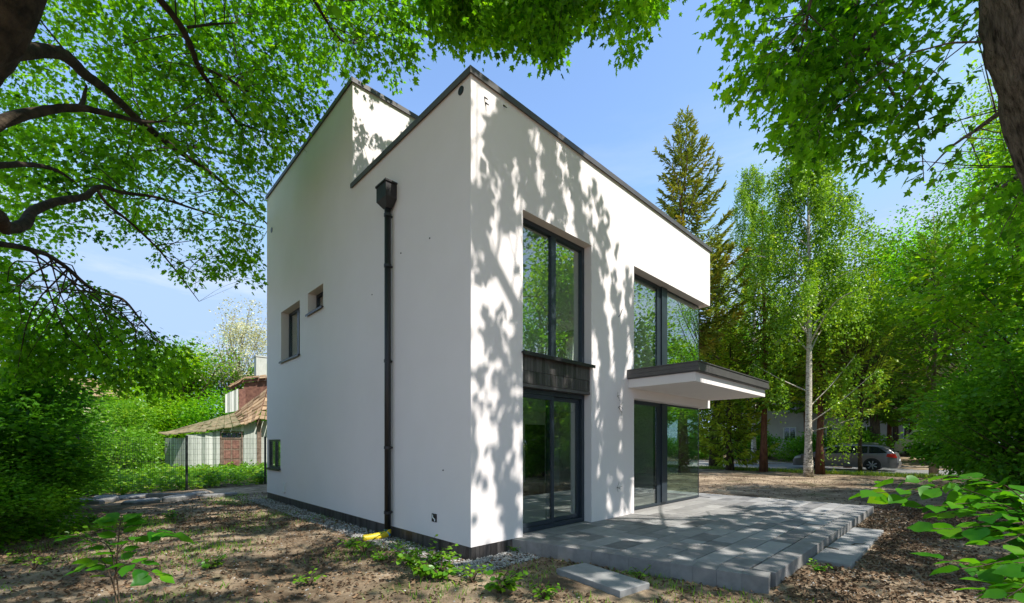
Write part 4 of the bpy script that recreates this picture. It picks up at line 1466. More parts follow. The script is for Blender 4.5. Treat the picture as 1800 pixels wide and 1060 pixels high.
LT = [(-7.0, 4.0, -.1), (-6.65, 4.0, 1.8), (-6.2, 4.0, 3.3), (-5.55, 4.0, 4.7), (-4.72, 3.95, 5.85), (-4.0, 3.8, 7.4), (-3.0, 3.4, 10.0), (-2.2, 3.0, 13.0)]
LTR = [.50, .42, .38, .36, .34, .28, .2, .06]
limbs_l = [
    (([(-6.0, 4.0, 3.7)] + px([(-20, 226, 4.9), (70, 196, 5.4), (140, 190, 5.8), (215, 206, 6.3), (250, 214, 6.6), (292, 213, 6.9)])), [.13, .11, .085, .075, .05, .035, .02]),
    (px([(142, 190, 5.8), (148, 170, 5.9), (152, 150, 6.0)]), [.05, .04, .02]),
    (([(-5.2, 4.0, 5.1)] + px([(90, 90, 5.2), (150, 130, 6.0), (200, 170, 6.8), (260, 225, 7.9), (320, 270, 9.2), (375, 308, 10.4), (425, 350, 11.8), (474, 398, 13.4)])), [.13, .12, .11, .10, .09, .085, .07, .055, .03]),
    (px([(320, 268, 9.2), (350, 258, 9.8), (390, 268, 10.4), (430, 285, 11.2), (470, 318, 12.4)]), [.05, .042, .035, .03, .018]),
    (([(-6.6, 4.0, 1.9)] + px([(-40, 395, 4.6), (10, 402, 5.0), (45, 392, 5.4), (60, 370, 5.7), (110, 352, 6.3), (150, 345, 6.8), (176, 328, 7.2), (215, 338, 7.7), (280, 348, 8.6), (350, 370, 9.6), (420, 390, 10.8), (466, 402, 11.6)])), [.14, .12, .11, .10, .09, .085, .075, .06, .05, .042, .034, .026, .016]),
    (px([(172, 335, 7.1), (190, 360, 7.3), (230, 392, 7.8), (280, 440, 8.4), (320, 490, 9.0), (350, 530, 9.4)]), [.045, .042, .036, .028, .02, .01]),
    (([(-4.2, 3.9, 7.0)] + px([(250, -40, 6.2), (310, 35, 6.8), (335, 80, 7.2), (350, 120, 7.6), (370, 150, 8.0), (400, 190, 8.7), (420, 215, 9.2), (470, 235, 10.2), (525, 252, 11.4)])), [.10, .085, .08, .075, .07, .06, .05, .042, .03, .015]),
    (px([(330, 48, 7.0), (370, 43, 7.4), (418, 40, 7.9)]), [.035, .03, .015]),
    (px([(350, 118, 7.6), (400, 138, 8.3), (440, 165, 9.0), (475, 195, 9.8)]), [.045, .04, .03, .015]),
    (px([(-60, 300, 4.8), (0, 291, 5.2), (60, 290, 5.8), (100, 300, 6.3), (132, 320, 6.7)]), [.07, .06, .05, .04, .02]),
    (px([(-60, 420, 4.7), (60, 440, 6.0), (110, 465, 6.8), (165, 510, 7.6), (215, 526, 8.2), (250, 565, 8.7), (300, 620, 9.5)]), [.06, .055, .05, .045, .038, .028, .012]),
    (([(-3.8, 3.7, 8.0), (-2.9, 5.0, 8.2)] + px([(520, -60, 7.0), (590, 60, 8.2), (620, 75, 8.8), (640, 72, 9.2)])), [.09, .08, .06, .035, .025, .015]),
    ([(-3.0, 3.4, 10.0), (-.5, 4.6, 10.4), (1.0, 6.0, 10.0), (2.0, 7.2, 9.4)], [.12, .08, .05, .02]),
    ([(-3.6, 3.6, 8.6), (-2.4, 5.0, 9.2), (-0.8, 6.6, 9.6), (0.2, 7.8, 9.6)], [.1, .07, .045, .02]),
    ([(-3.0, 3.4, 10.0), (-3.6, 1.0, 11.0), (-4.0, -1.5, 11.2)], [.12, .08, .03]),
    ([(-2.6, 3.2, 11.0), (-.4, 1.4, 11.8), (2.0, .2, 11.6)], [.1, .07, .03]),
]
vis_l = [
    ([(-60, -60), (745, -60), (735, 40), (738, 100), (700, 110), (690, 150), (655, 150), (640, 128), (600, 160), (540, 236), (468, 330), (466, 400), (464, 500), (440, 505), (395, 470), (335, 500), (300, 470), (255, 432), (200, 415), (140, 440), (90, 480), (-60, 520)], 1900, 7.5, 13.0, -.45),
    ([(300, -60), (620, -60), (600, 120), (470, 300), (330, 200)], 200, 9.5, 13.5, -.1),
    ([(-60, 440), (100, 480), (200, 525), (300, 600), (330, 640), (260, 690), (200, 660), (120, 640), (-60, 700)], 380, 7.0, 9.5, -.25),
    ([(735, -60), (1000, -60), (985, 70), (965, 85), (955, 40), (900, 50), (885, 85), (860, 60), (820, 45), (800, 60), (770, 60), (745, 30)], 330, 7.0, 9.5, -.35),
    ([(900, -60), (995, -60), (988, 40), (978, 88), (955, 70), (915, 60)], 110, 6.8, 8.5, -1.5),
    ([(830, -60), (862, -60), (850, 60), (838, 80)], 34, 6.8, 8.5, -1.5),
    ([(760, -60), (790, -60), (782, 40), (770, 55)], 28, 6.8, 8.5, -1.5),
    ([(1000, -60), (1190, -60), (1185, 5), (1135, 10), (1125, 60), (1095, 78), (1085, 55), (1100, 20), (1060, 25), (1045, 8), (1000, 20)], 90, 6.2, 8.2, -1.0),
]
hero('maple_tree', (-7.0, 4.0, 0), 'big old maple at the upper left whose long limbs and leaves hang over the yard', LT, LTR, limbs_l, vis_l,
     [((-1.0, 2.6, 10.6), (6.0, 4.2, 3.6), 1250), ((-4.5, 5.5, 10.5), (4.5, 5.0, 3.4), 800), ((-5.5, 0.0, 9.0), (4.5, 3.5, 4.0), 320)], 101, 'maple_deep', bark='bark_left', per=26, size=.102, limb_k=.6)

RT = [(6.5, 4.6, -.1), (6.25, 4.55, 2.4), (5.85, 4.5, 4.0), (5.42, 4.45, 5.3), (5.14, 4.4, 6.2), (4.85, 4.2, 8.0), (4.7, 3.7, 10.5), (5.0, 3.2, 14.0)]
RTR = [.46, .36, .335, .33, .32, .27, .18, .05]
limbs_r = [
    ([(4.8, 4.25, 7.6)] + px([(1575, -60, 5.6), (1548, 20, 5.7), (1534, 78, 5.8), (1552, 102, 5.9), (1590, 128, 6.1), (1622, 158, 6.3), (1652, 190, 6.5)]), [.07, .05, .04, .035, .028, .024, .018, .01]),
    (px([(1534, 78, 5.8), (1552, 130, 5.9), (1570, 165, 6.0), (1592, 196, 6.1), (1612, 215, 6.2), (1620, 260, 6.3), (1624, 320, 6.4)]), [.03, .027, .024, .02, .016, .012, .006]),
    (px([(1500, -60, 5.4), (1505, 20, 5.5), (1498, 80, 5.6), (1480, 140, 5.8), (1470, 190, 6.0)]), [.03, .025, .02, .014, .008]),
    (px([(1440, -60, 5.2), (1422, 15, 5.4), (1415, 60, 5.6), (1400, 110, 5.8), (1388, 150, 6.0)]), [.03, .024, .018, .012, .006]),
    ([(5.42, 4.45, 5.3)] + px([(1770, 190, 5.2), (1720, 225, 5.9), (1670, 260, 6.8), (1630, 300, 7.6)]), [.06, .045, .035, .022, .01]),
    ([(5.7, 4.5, 4.5)] + px([(1810, 300, 5.2), (1760, 330, 6.0), (1700, 365, 7.0)]), [.06, .04, .025, .01]),
    ([(4.75, 4.1, 8.2), (3.9, 4.6, 8.6), (3.2, 5.2, 8.0)], [.08, .05, .02]),
    ([(4.7, 3.8, 10.0), (6.6, 2.6, 11.5), (8.4, 1.5, 12.5)], [.12, .08, .03]),
    ([(4.7, 3.7, 10.4), (3.0, 2.6, 12.0), (1.6, 2.0, 12.6)], [.12, .08, .03]),
    ([(4.8, 4.2, 7.4), (6.8, 4.4, 8.8), (8.8, 3.9, 9.6), (10.6, 3.8, 9.8)], [.14, .10, .06, .02]),
]
for k_ in range(3, 8):
    p_, c_, y0_, y1_, g_ = vis_l[k_]
    vis_l[k_] = ([(u, v - 34) for (u, v) in p_], int(c_ * .72), y0_, y1_, g_)
vis_r = [
    ([(1410, -60), (1850, -60), (1850, 440), (1800, 430), (1720, 350), (1640, 315), (1580, 275), (1510, 290), (1450, 265), (1400, 215), (1385, 150), (1420, 60)], 620, 5.2, 8.6, -.35),
    ([(1282, 20), (1290, -60), (1420, -60), (1400, 10), (1350, 35), (1312, 60), (1285, 50)], 34, 5.2, 6.4, -1.2),
    ([(1292, 80), (1350, 70), (1400, 60), (1420, 150), (1360, 150), (1310, 178), (1290, 160), (1310, 120)], 46, 5.4, 6.6, -1.2),
    ([(1350, 165), (1420, 150), (1450, 240), (1440, 300), (1400, 245), (1358, 205)], 40, 5.4, 6.8, -1.2),
]
hero('maple_tree', (6.5, 4.6, 0), 'leaning maple with a thick ridged trunk cutting the upper right corner', RT, RTR, limbs_r, vis_r,
     [((5.6, 3.2, 11.6), (4.6, 3.4, 3.6), 600), ((4.0, 3.6, 10.4), (2.6, 2.0, 2.6), 170), ((8.8, 3.4, 9.8), (4.2, 3.6, 3.4), 900)], 102, 'maple', twig_max=2.6, bark='bark_ridged')


# ------------------------------------------------------------------ saplings and weeds near the camera
def leafy_stems(name, loc, stems, leaves_per, size, mat, seed, label, cat, group=None, spread=.05, start=.3):
    rng = np.random.default_rng(seed)
    root = empty(name, loc)
    tag(root, label, cat, group)
    mb_ = MB()
    P, D, N, S, TI = [], [], [], [], []
    L0 = np.array(loc, float)
    for st in stems:
        q, r_ = smooth_line([np.array(p, float) - L0 for p in st], list(np.linspace(.0065, .002, len(st))), 5)
        mb_.tube(q, r_, 6, cap=False)
        q = np.array(q)
        for k in range(leaves_per):
            f = (start + (1 - start) * (k + rng.random() * .6) / leaves_per) * (len(q) - 1)
            i = min(int(f), len(q) - 2)
            p = q[i] + (q[i + 1] - q[i]) * (f - i)
            d = unit(q[i + 1] - q[i])
            side = unit(np.cross(d, np.array([0, 0, 1.]))) * (1 if k % 2 else -1)
            dirn = unit(side * rng.uniform(.5, 1.1) + d * rng.uniform(.3, .9) + np.array([0, 0, rng.uniform(-.45, .15)]))
            pe = p + dirn * size * .22
            mb_.tube([p, pe], [.003, .002], 4, cap=False)
            P.append(pe); D.append(dirn); N.append(np.array([rng.normal(0, .5), rng.normal(0, .5), 1.])); S.append(size * rng.uniform(.6, 1.15)); TI.append(rng.random())
    mb_.build('stem', M['bark_limb'], root, True)
    V_, T_ = place(BROAD_V, BROAD_T, np.array(P), np.array(D), np.array(N), np.array(S))
    V_ += rng.normal(0, size * .012, V_.shape)
    tri_mesh('foliage', V_, T_, np.repeat(np.array(TI), len(BROAD_T)), M[mat], root, True)
    return root


b0 = (-3.3, 3.75, 0)
st = [[b0, at(205, 1010, 3.75), at(215, 960, 3.7), at(270, 935, 3.65), at(305, 938, 3.6)],
      [at(205, 1010, 3.75), at(190, 960, 3.9), at(150, 945, 4.0), at(125, 942, 4.05)],
      [b0, at(200, 1020, 3.75), at(230, 990, 3.6), at(265, 1005, 3.5), at(275, 1012, 3.45)],
      [b0, at(195, 1015, 3.8), at(175, 985, 3.9), at(150, 1000, 4.0)],
      [at(205, 985, 3.75), at(210, 930, 3.8), at(212, 912, 3.85)]]
leafy_stems('sapling', b0, st, 11, .15, 'hazel', 201, 'young sapling with broad green leaves growing from the shaded dirt at the lower left', 'sapling')
b0 = (3.45, 2.5, 0)
st = []
rs = np.random.default_rng(77)
for (u, v, y) in ((1510, 868, 3.0), (1560, 880, 2.9), (1545, 850, 3.2), (1640, 930, 2.6), (1655, 985, 2.4), (1610, 890, 2.8), (1690, 1000, 2.3), (1720, 900, 2.6), (1740, 960, 2.4), (1690, 870, 2.9), (1760, 1030, 2.2), (1780, 920, 2.5), (1800, 870, 2.7), (1790, 990, 2.2), (1760, 890, 2.9), (1770, 1050, 2.0), (1730, 1040, 2.2), (1700, 940, 2.7), (1810, 1040, 2.1), (1650, 905, 2.9)):
    e_ = at(u, v, y); m_ = np.array(b0) * .55 + e_ * .45; m_[2] = e_[2] * .95 + .05 + rs.normal(0, .05)
    st.append([b0, (b0[0] - .05, b0[1] + rs.normal(0, .1), .5), m_, e_])
leafy_stems('hazel_bush', b0, st, 16, .125, 'hazel', 202, 'hazel bush reaching broad green leaves in from the lower right corner', 'bush', start=.45)

WSP = [(640, 975, 'weed clump with small leaves under the yellow drain pipe'), (615, 960, 'small weed left of the yellow drain pipe'), (668, 985, 'weed in front of the yellow pipe, nearer the corner'), (745, 1010, 'largest dark green weed clump in front of the side wall'),
       (720, 990, 'weed clump close to the black outlet box below the wall'), (775, 1015, 'weed between the big clump and the gravel corner'), (830, 1020, 'lone weed at the gravel before the house corner'), (905, 968, 'weed at the left corner of the terrace'), (880, 1040, 'weed left of the small step slab at the lower border'),
       (545, 1025, 'low weed on the dirt at the lower border, left of the big clump'), (955, 1050, 'weed below the small step slab at the lower border'), (300, 910, 'weed on the sunlit dirt behind the sapling'), (60, 1000, 'weed in the shade left of the sapling'), (35, 985, 'weed at the left border on the dark ground'), (160, 915, 'sunlit seedling behind the sapling'),
       (1125, 1018, 'weed at the end of the small step slab'), (1440, 1008, 'tiny weed beside the long step slab'), (370, 1000, 'seedling on the dirt right of the sapling')]
protos = []
rw = np.random.default_rng(31)


def weed_proto(k, ns=None, lmax=.24, lf=None):
    rng = np.random.default_rng(300 + k)
    st = []
    for s in range(ns or (9 + 3 * k)):
        a = rng.random() * 6.28; L = rng.uniform(.08, lmax)
        st.append([(0, 0, 0), (math.cos(a) * L * .35, math.sin(a) * L * .35, L * .6), (math.cos(a) * L, math.sin(a) * L, L * rng.uniform(.5, 1.1))])
    return leafy_stems('weed', (0, 0, 0), st, 5 if lf is None else 8, lf or (.055 + .01 * k), 'fresh_leaf' if k != 1 else 'shrub_leaf', 310 + k, None, None, start=.35)


for i, (u, v, lab) in enumerate(WSP):
    y = F * (H - .02) / (v - V0)
    loc = ((u - U0) / F * y, y, float(gz(np.array([[(u - U0) / F * y, y]]))[0]) - .004)
    if i < 3:
        o_ = weed_proto(i); protos.append(o_)
    elif i in (3, 4):
        o_ = weed_proto(4 + i, 34 if i == 3 else 22, .5 if i == 3 else .36, .062)
    else:
        o_ = copy_tree(protos[i % 3])
    o_.location = loc
    o_.rotation_euler = (0, 0, rw.random() * 6)
    s = {3: 1.0, 4: 1.0, 5: 1.4, 0: 1.5, 8: 1.3, 6: 1.2}.get(i, rw.uniform(.6, 1.0))
    o_.scale = (s, s, s)
    tag(o_, lab, 'weed', 'weeds round the house')

# flat stones at the fence
fs = np.random.default_rng(13)
FL = [(150, 884), (185, 880), (222, 876), (250, 884), (285, 872), (318, 878), (350, 868), (383, 872)]
FLAB = ['flat grey stone at the foot of the gate post', 'flat grey stone second from the gate post along the fence', 'broad flat stone midway between the two fence posts', 'low flat stone nearest the camera in the row by the fence', 'flat stone left of the right-hand fence post', 'small flat stone in front of the right-hand fence post', 'flat stone just right of the right-hand fence post', 'last flat stone of the row toward the house']
for i, (u, v) in enumerate(FL):
    y = F * H / (v - V0)
    m_ = MB()
    n_ = 9
    rad = fs.uniform(.35, .6)
    poly = [(math.cos(6.283 * k / n_) * rad * fs.uniform(.7, 1.15), math.sin(6.283 * k / n_) * rad * .6 * fs.uniform(.7, 1.15)) for k in range(n_)]
    m_.prism(poly, -.05, fs.uniform(.06, .14), bev=.03)
    o_ = m_.build('flat_stone', M['stone']); o_.location = ((u - U0) / F * y, y, 0.0); o_.rotation_euler = (fs.normal(0, .06), fs.normal(0, .06), fs.random() * 3)
    tag(o_, FLAB[i], 'stone', 'flat stones along the fence')

# ------------------------------------------------------------------ wire fence and gate
f0 = np.array([-14.1, 10.4]); fd = np.array([1.35, 2.5]); fd /= np.linalg.norm(fd); fsp = 2.84
FH = 1.85
fp = [f0 + fd * fsp * k for k in range(5)]
PL = ['dark fence post far left beside the grey gate', 'dark fence post standing in front of the bright weeds on the left', 'dark fence post in front of the left wall of the shed', 'dark fence post close to the house edge', 'dark fence post hidden behind the house']
PNL = ['wire fence panel left of the gate post', 'wire fence panel before the bright weeds', 'wire fence panel before the shed wall', 'wire fence panel running behind the house edge']
for k in range(1, 4):
    m_ = MB(); m_.box(-.03, .03, -.03, .03, -.1, FH + .05); m_.box(-.034, .034, -.034, .034, FH + .05, FH + .07)
    o_ = m_.build('fence_post', M['wire']); o_.location = (fp[k][0], fp[k][1], 0); o_.rotation_euler = (0, 0, math.atan2(fd[1], fd[0])); tag(o_, PL[k], 'fence post', 'fence posts')
for k in range(1, 4):
    m_ = MB()
    L = fsp - .08
    for i in range(int(L / .06)):
        x = .04 + i * .06
        m_.box(x - .0022, x + .0022, -.0022, .0022, .06, FH)
    for j in range(10):
        z = .08 + j * (FH - .1) / 9
        m_.box(.02, L + .03, .0025, .0075, z - .003, z + .003)
    o_ = m_.build('wire_fence', M['wire']); o_.location = (fp[k][0], fp[k][1], 0); o_.rotation_euler = (0, 0, math.atan2(fd[1], fd[0])); tag(o_, PNL[k], 'fence', 'wire fence panels')
M['pale_metal'] = simple('pale_grey_metal', (0.34, 0.36, 0.37), (0.42, 0.44, 0.45), 5, 0.5, 0.2)
g = empty('garden_gate', (-13.35, 12.1, 0), math.atan2(fd[1], fd[0]) + .5)
tag(g, 'pale grey slatted gate between bushes at the left end of the fence', 'gate')
m_ = MB(); m_.box(-1.15, -1.08, -.04, .04, 0, 1.9); m_.build('post', M['pale_metal'], g)
m_ = MB(); m_.box(-.07, 0, -.04, .04, 0, 1.9); m_.build('post', M['pale_metal'], g)
m_ = MB(); frame_rect(m_, -1.06, -.09, .1, 1.7, -.02, .02, .05)
for j in range(9):
    m_.box(-1.01, -.14, -.012, .012, .2 + j * .16, .28 + j * .16)
m_.build('leaf_panel', M['pale_metal'], g)
m_ = MB(); m_.box(-.2, -.1, -.05, -.021, .98, 1.02); m_.build('handle', M['black'], g)

# ------------------------------------------------------------------ old shed
M['boards'] = simple('weathered_board', (0.20, 0.23, 0.19), (0.60, 0.61, 0.55), 3.5, 0.9, 0, 0.4, 30, 0.01, stretch=(5, 5, .6), use_tint=True)
M['shed_tile'] = simple('old_roof_tile', (0.10, 0.06, 0.03), (0.40, 0.27, 0.15), 6, 0.9, 0, 0.5, 25, 0.02, use_tint=True)
M['moss'] = simple('mossy_roof', (0.07, 0.085, 0.025), (0.30, 0.22, 0.13), 5, 0.95, 0, 0.8, 18, 0.05)
M['brown_door'] = simple('rusty_door', (0.09, 0.035, 0.025), (0.28, 0.14, 0.10), 5, 0.8, 0, 0.3, 30, 0.01)
M['red_board'] = simple('red_board', (0.09, 0.035, 0.025), (0.24, 0.115, 0.075), 5, 0.8)
M['timber'] = simple('old_timber', (0.10, 0.065, 0.045), (0.25, 0.18, 0.13), 6, 0.9, 0, 0.4, 30, 0.01)
SL = at(328, 832, 24.0); SR_ = at(452, 828, 26.3)
ex = SR_ - SL; slen = np.linalg.norm(ex[:2]); sang = math.atan2(ex[1], ex[0])
shed = empty('old_shed', (SL[0], SL[1], 0), sang)
tag(shed, 'weathered pale wooden shed with sagging mossy tile roof and brown door', 'shed')


def sl(u, v, y):
    p = at(u, v, y) - np.array([SL[0], SL[1], 0])
    c, s = math.cos(sang), math.sin(sang)
    return np.array([p[0] * c + p[1] * s, -p[0] * s + p[1] * c, p[2]])


rb = np.random.default_rng(17)
m_ = MB()
x = 0
dl, dr = sl(388, 830, 25.1)[0], sl(425, 830, 25.8)[0]
while x < slen:
    wd = .17
    z1 = 2.12 + (3.0 - 2.12) * (x / slen) ** 1.4
    if x + wd < dl or x > dr:
        m_.box(x, x + wd - .008, -.012 + rb.uniform(-.004, .004), .02, -.1, z1, rb.random())
    else:
        m_.box(x, x + wd - .008, -.012, .02, 2.36, max(z1, 2.45), rb.random())
    x += wd
m_.box(-.02, slen, .03, .09, -.1, 2.0, .2)
x = 0
# slanting left wall
for k in range(12):
    y0 = k * .17
    m_.mesh([(-.02 - .38 * y0, y0, -.1), (-.02 - .38 * (y0 + .162), y0 + .162, -.1), (-.02 - .38 * (y0 + .162), y0 + .162, 1.95), (-.02 - .38 * y0, y0, 1.95),
             (.02 - .38 * y0, y0, -.1), (.02 - .38 * (y0 + .162), y0 + .162, -.1), (.02 - .38 * (y0 + .162), y0 + .162, 1.95), (.02 - .38 * y0, y0, 1.95)],
            [(3, 2, 1, 0), (4, 5, 6, 7), (0, 1, 5, 4), (1, 2, 6, 5), (2, 3, 7, 6), (3, 0, 4, 7)], rb.random())
# wall running on behind the house
x = slen
while x < slen + 4.5:
    m_.box(x, x + .16, .1, .14, -.1, 3.0, rb.random()); x += .168
m_.box(-.6, slen + 4.4, 3.2, 3.3, -.1, 1.6)
m_.build('wall', M['boards'], shed)
d_ = MB()
dz = 2.33
d_.box(dl + .05, dr - .05, -.005, .03, .05, 1.9)
dd0 = d_.build('door', M['timber'], shed)
d_ = MB()
for (za, zb) in ((.15, .68), (.78, 1.25), (1.35, 1.82)):
    d_.box(dl + .14, (dl + dr) / 2 - .04, -.022, -.006, za, zb); d_.box((dl + dr) / 2 + .04, dr - .14, -.022, -.006, za, zb)
d_.build('panel', M['brown_door'], dd0); dd = dd0
d_ = MB(); frame_rect(d_, dl - .04, dr + .04, 0, dz, -.035, .035, .07); d_.box(dl + .03, dr - .03, -.03, .03, 1.9, 1.97); d_.build('frame', M['timber'], dd)
d_ = MB()
for k in range(4):
    x0 = dl + .06 + (dr - dl - .12) * k / 4
    d_.box(x0 + .02, x0 + (dr - dl - .12) / 4 - .02, 0.0, .01, 1.99, 2.24)
d_.build('pane', M['car_glass'], dd)
d_ = MB(); d_.box(slen - .02, slen + .2, -.12, .09, -.1, 3.2); d_.build('corner_post', M['timber'], shed)


def roof_patch(mb_, quad, nu, nv, th, rng, sag=.05, lap=.03, jit=.02):
    """bilinear patch of overlapping flat tiles"""
    A_, B_, C_, D_ = [np.array(q) for q in quad]   # A-B eave, D-C ridge
    nrm = np.cross(B_ - A_, D_ - A_); nrm = nrm / np.linalg.norm(nrm)
    if nrm[2] < 0: nrm = -nrm
    def S(s, t):
        return (A_ * (1 - s) + B_ * s) * (1 - t) + (D_ * (1 - s) + C_ * s) * t - np.array([0, 0, sag * math.sin(math.pi * s) * (1 - t)])
    for j in range(nv):
        for i in range(nu):
            s0, s1 = i / nu + .004, (i + 1) / nu - .004
            t0, t1 = j / nv - .15 / nv, (j + 1) / nv
            j1 = rng.normal(0, jit, 4)
            p = [S(s0, t0) + nrm * (lap + th + j1[0]), S(s1, t0) + nrm * (lap + th + j1[1]), S(s1, t1) + nrm * (th + j1[2] * .3), S(s0, t1) + nrm * (th + j1[3] * .3)]
            q = [x - nrm * th for x in p]
            mb_.mesh(p + q, [(0, 1, 2, 3), (7, 6, 5, 4), (0, 4, 5, 1), (1, 5, 6, 2), (2, 6, 7, 3), (3, 7, 4, 0)], rng.random())


m_ = MB()
eaveL, eaveM = sl(281, 765, 23.4), sl(424, 748, 25.4)
eaveR = sl(455, 738, 25.9)
ridL, ridM = sl(330, 750, 26.0), sl(412, 727, 27.6)
roof_patch(m_, (eaveL, eaveM, ridM, ridL), 9, 4, .05, rb, .10, .03, .035)
m_.build('lean_to_roof', M['moss'], shed)
m_ = MB()
tR0 = eaveR + np.array([4.2, .0, -.2]); tR1 = sl(469, 682, 28.0) + np.array([4.0, .2, .3])
roof_patch(m_, (eaveM, eaveR, sl(470, 684, 28.0), ridM), 5, 7, .05, rb, .03, .07, .03)
roof_patch(m_, (eaveR, tR0, tR1, sl(470, 684, 28.0)), 16, 7, .05, rb, .06, .07, .03)
m_.build('tile_roof', M['shed_tile'], shed)
# dormer: white boarded front, red cheek, own little roof
m_ = MB()
q0 = sl(396, 726, 27.4); q1 = sl(419, 722, 27.7)
for k in range(6):
    p0 = q0 + (q1 - q0) * k / 6; p1 = q0 + (q1 - q0) * (k + .93) / 6
    h_ = 1.15 + .25 * (k / 6)
    p0 = p0 - np.array([0, 0, .0]); p1 = p1 - np.array([0, 0, .0])
    m_.mesh([p0, p1, p1 + np.array([0, 0, h_ + .04]), p0 + np.array([0, 0, h_]), p0 + np.array([0, .05, 0]), p1 + np.array([0, .05, 0]), p1 + np.array([0, .05, h_ + .04]), p0 + np.array([0, .05, h_])],
            [(0, 1, 2, 3), (7, 6, 5, 4), (0, 4, 5, 1), (1, 5, 6, 2), (2, 6, 7, 3), (3, 7, 4, 0)], rb.random())
m_.build('dormer_wall', M['boards'], shed)
m_ = MB()
c0 = q1 + np.array([.02, -.02, -.1]); c1 = q1 + np.array([.42, .1, .15])
m_.mesh([c0, c1, c1 + np.array([0, 0, 1.3]), c0 + np.array([0, 0, 1.45]), c0 + np.array([0, .06, 0]), c1 + np.array([0, .06, 0]), c1 + np.array([0, .06, 1.3]), c0 + np.array([0, .06, 1.45])],
        [(0, 1, 2, 3), (7, 6, 5, 4), (0, 4, 5, 1), (1, 5, 6, 2), (2, 6, 7, 3), (3, 7, 4, 0)])
e0 = sl(404, 686, 27.5); e1 = sl(428, 672, 27.9); e2 = sl(472, 652, 28.6) + np.array([3.6, .3, .2])
for (pa, pb) in ((e0, e1), (e1, e2)):
    m_.mesh([pa, pb, pb + np.array([0, 0, .16]), pa + np.array([0, 0, .16]), pa + np.array([0, .1, 0]), pb + np.array([0, .1, 0]), pb + np.array([0, .1, .16]), pa + np.array([0, .1, .16])],
            [(0, 1, 2, 3), (7, 6, 5, 4), (0, 4, 5, 1), (1, 5, 6, 2), (2, 6, 7, 3), (3, 7, 4, 0)])
w0 = sl(419, 724, 28.15); w1 = e2 + np.array([0, .14, -2.2])
m_.mesh([w0, w1, e2 + np.array([0, .14, .0]), e1 + np.array([0.1, .14, 0.])], [(0, 1, 2, 3)])
m_.build('dormer_trim', M['red_board'], shed)
m_ = MB()
roof_patch(m_, (e0 + np.array([0, -.1, .18]), e1 + np.array([0, -.1, .18]), e1 + np.array([.5, 2.0, .6]), e0 + np.array([.2, 2.0, .4])), 5, 4, .04, rb)
roof_patch(m_, (e1 + np.array([0.04, -.1, .18]), e2 + np.array([0, -.1, .18]), e2 + np.array([.5, 2.0, .6]), e1 + np.array([.54, 2.0, .6])), 12, 4, .04, rb)
m_.build('dormer_roof', M['shed_tile'], shed)
m_ = MB(); pc = sl(459, 652, 30.0); m_.box(pc[0] - .3, pc[0] + .35, pc[1], pc[1] + .6, pc[2] - 1.2, pc[2] + .95); m_.box(pc[0] - .34, pc[0] + .39, pc[1] - .04, pc[1] + .64, pc[2] + .95, pc[2] + 1.03); m_.build('chimney', M['boards'], shed)

# ------------------------------------------------------------------ houses far behind the trees


def far_house(name, loc, rz, w_, d_, h_, wallm, label, nwin, storeys):
    e = empty(name, loc, rz); tag(e, label, 'house')
    m = MB(); m.box(-w_ / 2, w_ / 2, 0, d_, 0, h_); m.build('wall', wallm, e)
    m = MB()
    hp = 1.9
    m.mesh([(-w_ / 2 - .4, -.5, h_ - .1), (w_ / 2 + .4, -.5, h_ - .1), (w_ / 2 + .4, d_ + .5, h_ - .1), (-w_ / 2 - .4, d_ + .5, h_ - .1), (-w_ / 2 + 2, d_ / 2, h_ + hp), (w_ / 2 - 2, d_ / 2, h_ + hp)],
           [(3, 2, 1, 0), (0, 1, 5, 4), (1, 2, 5), (2, 3, 4, 5), (3, 0, 4)]); m.build('roof', M['shed_tile'], e)
    for s in range(storeys):
        for k in range(nwin):
            x = -w_ / 2 + w_ * (k + .5) / nwin
            z = 1.0 + s * 2.9
            m = MB(); frame_rect(m, x - .55, x + .55, z, z + 1.4, -.05, .01, .08); m.box(x - .04, x + .04, -.04, .0, z + .08, z + 1.32)
            wn = m.build('window', M['white'], e)
            m = MB(); m.box(x - .46, x + .46, -.02, -.005, z + .085, z + 1.315); m.build('pane', M['car_glass'], wn)
            m = MB(); m.box(x - .65, x + .65, -.14, -.002, z - .06, z - .005); m.build('sill', M['kerb'], wn)
    return e


M['pale_wall'] = simple('pale_render', (0.48, 0.43, 0.40), (0.58, 0.53, 0.49), 1.5, 0.9)
M['cream_wall'] = simple('cream_render', (0.52, 0.44, 0.34), (0.60, 0.52, 0.41), 1.5, 0.9)
q = W(46.5, 3.0, .85)
far_house('street_house', q, YAW - math.pi / 2, 18, 9, 6.0, M['pale_wall'], 'pale rendered house across the road, half hidden by the conifers', 6, 2)
far_house('garden_house', (-36.0, 34.0, 0), .9, 11, 8, 5.6, M['cream_wall'], 'cream house half hidden in the greenery at the far left', 4, 2)

# ------------------------------------------------------------------ vehicles
M['car_paint'] = simple('car_paint', (0.19, 0.178, 0.186), (0.22, 0.208, 0.216), 2, 0.28, 0.55)
M['van_paint'] = simple('van_paint', (0.62, 0.58, 0.52), (0.68, 0.64, 0.58), 2, 0.4)
M['tyre'] = simple('tyre', (0.012, 0.012, 0.012), (0.02, 0.02, 0.02), 8, 0.85)
M['rim'] = simple('rim', (0.35, 0.35, 0.36), (0.42, 0.42, 0.43), 8, 0.35, 0.7)
M['red_lamp'] = simple('red_lamp', (0.45, 0.02, 0.015), (0.52, 0.03, 0.02), 8, 0.2)
M['head_lamp'] = simple('head_lamp', (0.6, 0.6, 0.6), (0.7, 0.7, 0.7), 8, 0.15)


